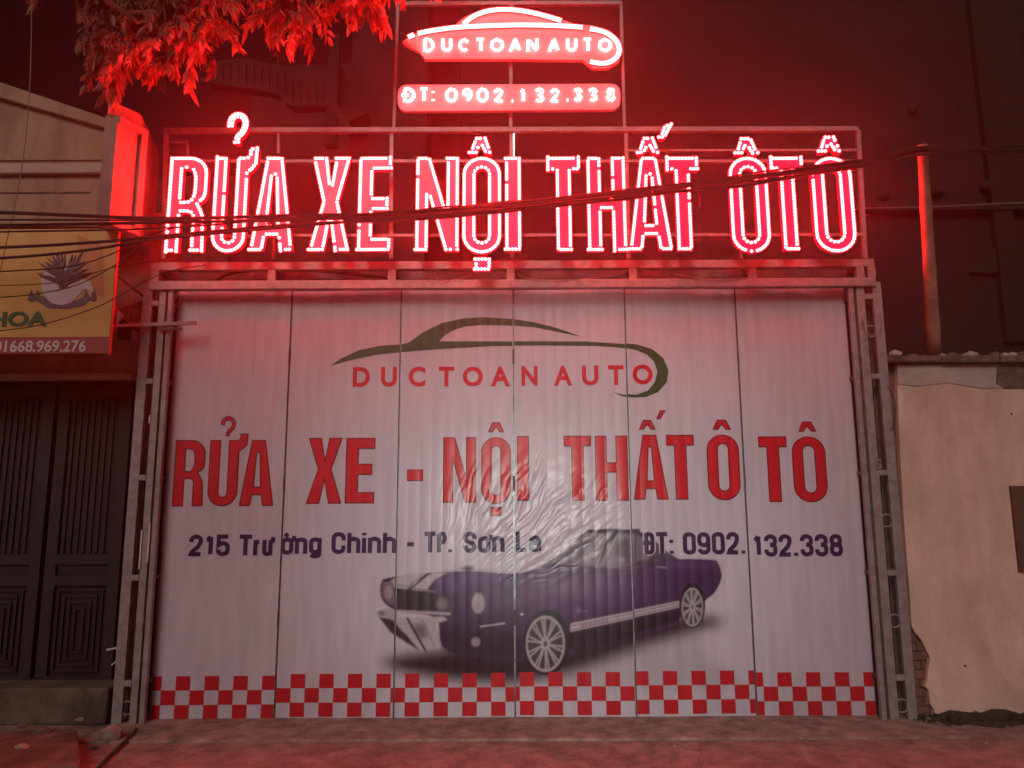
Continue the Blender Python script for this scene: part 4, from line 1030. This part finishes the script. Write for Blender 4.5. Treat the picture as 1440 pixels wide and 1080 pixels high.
MB().box(-1.0, 12.5, 7.6, 7.9, 0, 13.0).build("wall", M['house'], rh2)
rng_box("ledge", 1190, 1700, 290, 294, 7.4, 7.6, 'house2', rh2)
for px, py, w_1, h_1 in ((1242, 275, 10, 12), (1317, 272, 12, 10), (1386, 262, 11, 17), (1283, 152, 8, 20)):
    p = P(px, py, 7.55); MB().tube([p + Vector((0, 0, k * h_1 * .0062 * 1.2)) for k in np.linspace(-1, 1, 9)], .1, 12, rr=[w_1 * .011 * math.sqrt(max(.02, 1 - k * k)) for k in np.linspace(-1, 1, 9)]).build("hanging_pot", M['house2'], rh2, smooth=True)
rng_box("pilaster", 1385, 1412, -100, 480, 7.45, 7.6, 'house', rh2)
for q in ([(1365, 382), (1395, 350), (1412, 345), (1412, 372), (1398, 384)],):
    MB().prism([XZ(x, y, 7.5) for x, y in q], 7.5, 7.6).build("pale_patch", M['house2'], rh2)
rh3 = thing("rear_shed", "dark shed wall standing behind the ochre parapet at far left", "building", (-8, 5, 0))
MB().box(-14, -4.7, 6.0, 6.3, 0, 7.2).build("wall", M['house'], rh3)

# ------------------------------------------------------------------ street foreground pieces
ro = thing("stone_kerb", "rough broken stone kerb at the bottom left below the iron doors", "kerb", (-3.6, -.6, 0))
rnd = random.Random(21)
sp = [PG(-60, 1048), PG(120, 1040), PG(165, 1050), PG(90, 1100), PG(-80, 1120)]
MB().prismz([(p.x, p.y) for p in [PG(-120, 1062), PG(60, 1045), PG(108, 1046), PG(112, 1100), PG(-120, 1120)]], 0, .10).build("slab", M['stone'], ro, bevel=.02)
for k in range(11):
    p = PG(rnd.uniform(5, 150), rnd.uniform(1030, 1095)); r_ = rnd.uniform(.02, .06)
    v, f = lump(p.x, p.y, .1 if p.x < PG(108, 1050).x else .01, r_ * 1.3, r_, r_ * .6, rnd); MB().add(v, f).build("stone", M['stone'] if k % 3 else M['sill'], ro)
v, f = lump(*PG(158, 1032, .05), .10, .08, .07, rnd)
o = MB().add(v, f).build("broken_stone", M['sill'], bevel=.01); tag(o, "pale broken stone lying at the foot of the left lattice post", "stone")
pts = [PG(192, 1026, .045), PG(175, 1043, .02), PG(152, 1065, .015), PG(125, 1090, .015), PG(60, 1120, .015)]
wire(pts, .014, "black cable trailing across the ground from the left post", name="cable", cat="cable")
rnd = random.Random(31); wd = MB()
sx0 = PG(1325, 1045).x
sv, sf = [], []
for i in range(31):
    for j in range(7):
        u, v_ = i / 30, j / 6
        hgt = .045 * math.sin(math.pi * min(1, u * 2.2 if u < .23 else .5)) * (1 - v_) ** .7 * (1 + .5 * math.sin(i * 1.9 + j))
        sv.append((sx0 + u * 3.2, -.001 - v_ * (.26 + .05 * math.sin(i * 1.3)), max(hgt, 0) + (.004 if j < 6 else -.01)))
for i in range(30):
    for j in range(6): sf.append((i * 7 + j, i * 7 + j + 1, i * 7 + j + 8, i * 7 + j + 7))
M['soil'] = mat("dark_soil", (.055, .045, .03), .95, var=.6, scale=20, bump=.03, bscale=60)
o = MB().add(sv, sf).build("soil_bank", M['soil'], smooth=True); tag(o, kind='structure')
for k in range(2600):
    x = sx0 + .1 + 3 * rnd.random() ** 1.2; y = -.02 - .2 * rnd.random() ** 1.5
    if math.sin(x * 9) + math.sin(x * 23 + 1) < -.5 + rnd.uniform(-.6, .6): continue
    hh = rnd.uniform(.012, .06); a = rnd.uniform(0, 6.28); wb = rnd.uniform(.004, .012); dx, dy = math.cos(a) * wb, math.sin(a) * wb; lx, ly = rnd.uniform(-.06, .06), rnd.uniform(-.05, .03)
    wd.add([(x - dx, y - dy, 0), (x + dx, y + dy, 0), (x + lx * .6 + dx, y + ly * .5, hh * .8), (x + lx, y + ly, hh)], [(0, 1, 2), (0, 2, 3)])
o = wd.build("weeds", M['weed']); tag(o, "low dark weeds along the foot of the right wall", "weeds", kind='stuff')
gr = MB()
for k in range(900):
    x = rnd.uniform(-3.8, 4.4); y = -1.4 + 1.35 * rnd.random() ** .6 if rnd.random() < .6 else -.42 + rnd.uniform(-.06, .03)
    q = rnd.uniform(.003, .009) * (2 if rnd.random() < .05 else 1)
    v, f = lump(x, y, .018 if y > sill_px[0].y + .03 and -3.05 < x < 3.2 else .001, q * 1.3, q, q * .7, rnd); gr.add(v, f)
o = gr.build("grit", M['sill']); tag(o, "scattered grit and small pebbles on the concrete before the gate", "grit", kind='stuff')
cr = MB()
for pts_ in ([(984, 1036), (986, 1046), (984, 1053), (987, 1060), (983, 1068), (985, 1076), (989, 1090)],):
    cc_ = [PG(x, y, .0015) for x, y in pts_]
    for a_, b_ in zip(cc_, cc_[1:]):
        t_ = (b_ - a_).normalized(); n_ = Vector((-t_.y, t_.x, 0)) * .0018; cr.add([a_ - n_, b_ - n_ * .7, b_ + n_ * .7, a_ + n_], [(0, 1, 2, 3)])
o = cr.build("pavement_crack", M['void']); tag(o, kind='structure')

# ------------------------------------------------------------------ overhead cables
YC = -1.0
def cable(pts, r, label, m='cable', Y=YC): return wire([P(x, y, Y) for x, y in pts], r, label, m, "overhead cables across the street front", 10, "overhead_cable", "cable")
cable([(-200, 297), (0, 299), (225, 307), (410, 303), (560, 300), (720, 286), (880, 268), (1040, 250), (1200, 229), (1300, 207), (1440, 214), (1650, 222)], .013, "thickest black overhead cable, topmost where it passes the yellow signboard")
cable([(-200, 318), (0, 317), (225, 313), (410, 309), (560, 304), (720, 291), (880, 272), (1040, 253), (1200, 232), (1300, 209), (1440, 219), (1650, 228)], .011, "black overhead cable second from top beside the parapet", Y=-1.03)
cable([(-200, 352), (0, 348), (130, 341), (225, 332), (410, 316), (560, 309), (720, 296), (880, 279), (1040, 258), (1200, 236), (1300, 212), (1440, 205), (1650, 200)], .011, "black overhead cable rising from mid signboard to the first letter", Y=-.97)
cable([(-200, 370), (0, 363), (120, 352), (225, 336), (410, 319), (560, 306), (720, 293), (880, 275), (1040, 262), (1200, 234), (1320, 214), (1440, 210), (1650, 205)], .010, "thinner black cable crossing above the plant picture", Y=-1.05)
cable([(-200, 330), (0, 326), (225, 321), (410, 307), (560, 302), (720, 283), (880, 281), (1040, 246), (1200, 227)], .007, "slim black cable between the two upper cables at the parapet", Y=-.95)
cable([(-200, 310), (0, 309), (225, 310), (400, 311), (560, 297), (720, 289), (880, 270), (1040, 263), (1200, 231)], .007, "slim black cable braided inside the bundle over the word middle", Y=-1.07)
cable([(-100, 390), (0, 382), (90, 376), (150, 360), (225, 326), (300, 313), (410, 306), (560, 311), (720, 298)], .005, "fine black cable curving up over the plant picture", Y=-.9)
cable([(-100, 420), (0, 418), (60, 412), (110, 400), (160, 374), (190, 350), (212, 330)], .004, "fine cable rising steeply beside the first letter", Y=-.9)
cable([(-100, 475), (0, 465), (60, 456), (140, 430), (225, 386), (290, 372)], .004, "lowest fine cable crossing the signboard above the phone strip", Y=-.85)
cable([(-100, 408), (0, 402), (90, 396), (160, 376), (230, 366)], .003, "hairline cable across the plant pot picture", Y=-.85)
cable([(560, 300), (640, 290), (720, 297), (800, 283), (880, 279), (960, 262), (1040, 255), (1120, 238), (1200, 226), (1240, 224)], .007, "frayed black cable twisted under the bundle over the last words", Y=-1.02)
cable([(975, 262), (984, 275), (984, 290), (981, 296)], .003, "short frayed cable end hanging beside the accented word", Y=-1.0)
cable([(1190, 240), (1240, 226), (1290, 214), (1300, 200)], .003, "hairline cable running up to the wooden pole", Y=-.5)
wire([P(1200, 293, .8), P(1300, 291, .8), P(1440, 285, .8), P(1600, 280, .8)], .006, "thin pale line strung level behind the wooden pole", 'rope')
wire([P(45, -20, -.7), P(42, 120, -.7), P(30, 240, -.7), P(5, 360, -.7), P(-15, 450, -.7)], .004, "thin pale cord hanging down in front of the ochre parapet", 'rope', name="cord", cat="cord")

# ------------------------------------------------------------------ tree whose spray of leaves hangs over the sign
TY = -1.9
tr = thing("street_tree", "tree with drooping feathery leaves hanging above the sign at upper left, lit red", "tree", (-4.3, -4.2, 0))
tp = [(-4.3, -4.2, 0), (-4.25, -4.15, 1.5), (-4.1, -4.0, 3.2), (-3.8, -3.6, 4.6), (-3.3, -3.0, 5.8)]
MB().tube(catmull(tp, 5), .1, 10, rr=list(np.linspace(.19, .08, 21))).build("trunk", M['bark'], tr, smooth=True)
limbs = [[(-3.8, -3.6, 4.6), (-3.2, -2.6, 5.5), (-2.6, -1.6, 5.6), (-2.0, -1.1, 5.6)], [(-3.8, -3.6, 4.6), (-3.4, -2.2, 5.7), (-3.0, -1.4, 5.3), (-2.7, -1.2, 5.1)], [(-3.3, -3.0, 5.8), (-2.2, -2.0, 6.0), (-1.4, -1.4, 5.8), (-1.0, -1.1, 5.6)], [(-3.3, -3.0, 5.8), (-2.4, -2.6, 7.0), (-1.5, -1.8, 7.4)]]
for l_ in limbs:
    c = catmull(l_, 6); MB().tube(c, .03, 7, rr=list(np.linspace(.055, .012, len(c)))).build("branch", M['bark'], tr, smooth=True)
MB().tube(catmull([P(125, -10, -1.1), P(118, 30, -1.1), P(128, 55, -1.1), P(131, 78, -1.1)], 5), .005, 5).build("twig", M['bark'], tr)
# leaf spray meshes: each a drooping fan of narrow pointed leaves
def spray_mesh(seed):
    r = random.Random(seed); V, F = [], []
    az0 = r.uniform(0, 6.28); out = Vector((math.cos(az0), math.sin(az0), 0)); R0 = r.uniform(.12, .2)
    rach = [out * (R0 * .75 * math.sin(t * 1.3)) + Vector((0, 0, -1)) * (R0 * t * t * .9) for t in np.linspace(0, 1, 9)]
    nl = r.randint(26, 34)
    for k in range(nl):
        t = (k + .5) / nl; base = rach[min(int(t * 9), 8)]; along = (rach[min(int(t * 9) + 1, 8)] - rach[max(int(t * 9) - 1, 0)]).normalized()
        sd = along.cross(Vector((r.uniform(-.4, .4), r.uniform(-.4, .4), 1))).normalized() * (1 if k % 2 else -1)
        d = (along * r.uniform(.3, 1.0) + sd * r.uniform(.4, 1.0) + Vector((r.uniform(-.35, .35), r.uniform(-.35, .35), -r.uniform(.2, .9)))).normalized()
        L = r.uniform(.045, .092) * (1.1 - .3 * abs(t - .5)); W = L * r.uniform(.15, .24)
        side = d.cross(Vector((r.uniform(-1, 1), r.uniform(-1, 1), r.uniform(-.3, 1)))).normalized(); up = side.cross(d).normalized()
        st = [(0, .15), (.22, .85), (.5, 1), (.78, .6), (1, 0)]
        b = len(V)
        for t, wv in st:
            c = base + d * (L * t) + Vector((0, 0, -1)) * (L * .35 * t * t)
            if wv > 0: V += [tuple(c + side * W * wv + up * W * .35 * wv), tuple(c), tuple(c - side * W * wv + up * W * .35 * wv)]
            else: V.append(tuple(c))
        for i in range(3):
            a = b + i * 3; F += [(a, a + 1, a + 4, a + 3), (a + 1, a + 2, a + 5, a + 4)]
        a = b + 9; F += [(a, a + 1, a + 3), (a + 1, a + 2, a + 3)]
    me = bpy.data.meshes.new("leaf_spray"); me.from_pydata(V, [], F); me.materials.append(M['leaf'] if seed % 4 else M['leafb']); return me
sprays = [spray_mesh(k) for k in range(1, 10)]
mass = [(112, -40), (116, 0), (122, 22), (134, 30), (128, 62), (118, 76), (124, 100), (138, 108), (142, 138), (176, 128), (182, 108), (225, 104), (240, 118), (262, 104), (298, 108), (300, 74), (316, 62), (308, 34), (330, 18), (340, 36), (352, 22), (372, 36), (390, 48), (388, 72), (412, 88), (440, 92), (446, 78), (442, 56), (466, 36), (488, 54), (508, 46), (526, 50), (540, 28), (560, 30), (564, 6), (556, -40)]
def inp(x, y, pl):
    c = False; n = len(pl)
    for i in range(n):
        x1, y1 = pl[i]; x2, y2 = pl[(i + 1) % n]
        if (y1 > y) != (y2 > y) and x < (x2 - x1) * (y - y1) / (y2 - y1) + x1: c = not c
    return c
rnd = random.Random(77); cnt = 0; tries = 0; mass_mb = MB()
while cnt < 450 and tries < 20000:
    tries += 1
    px, py = rnd.uniform(105, 570), rnd.uniform(-40, 140)
    if cnt > 320: py = rnd.uniform(-260, -40); px = rnd.uniform(0, 640)
    elif not (inp(px, py + 34, mass) and inp(px, py + 8, mass) and inp(px + 8, py + 22, mass) and inp(px - 8, py + 22, mass)): continue
    p = P(px, py, rnd.uniform(-.88, -.45)); me = rnd.choice(sprays); sc_ = rnd.uniform(.8, 1.4)
    eu = Euler((rnd.uniform(-.35, .35), rnd.uniform(-.35, .35), rnd.uniform(0, 6.28)))
    if cnt < 295:
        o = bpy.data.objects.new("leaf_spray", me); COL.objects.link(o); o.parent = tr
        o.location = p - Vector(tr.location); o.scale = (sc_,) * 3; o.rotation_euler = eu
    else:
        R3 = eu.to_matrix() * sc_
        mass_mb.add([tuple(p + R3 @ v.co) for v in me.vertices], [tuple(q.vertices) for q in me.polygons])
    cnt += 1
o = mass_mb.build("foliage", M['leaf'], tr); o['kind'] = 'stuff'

# ------------------------------------------------------------------ haze added to stand in for lens bloom around the sign
hz = bpy.data.materials.new("bloom_haze"); hz.use_nodes = True; nt = hz.node_tree; nt.nodes.clear()
pv = nt.nodes.new('ShaderNodeVolumePrincipled'); pv.inputs["Density"].default_value = 0.0070; pv.inputs["Anisotropy"].default_value = 0.84; pv.inputs["Color"].default_value = (.9, .9, .9, 1)
ou = nt.nodes.new('ShaderNodeOutputMaterial'); nt.links.new(pv.outputs[0], ou.inputs["Volume"])
hm = MB().box(-70, 70, -70, 70, -1.0, 14.5)
o = hm.build("haze", hz); tag(o, kind='stuff')
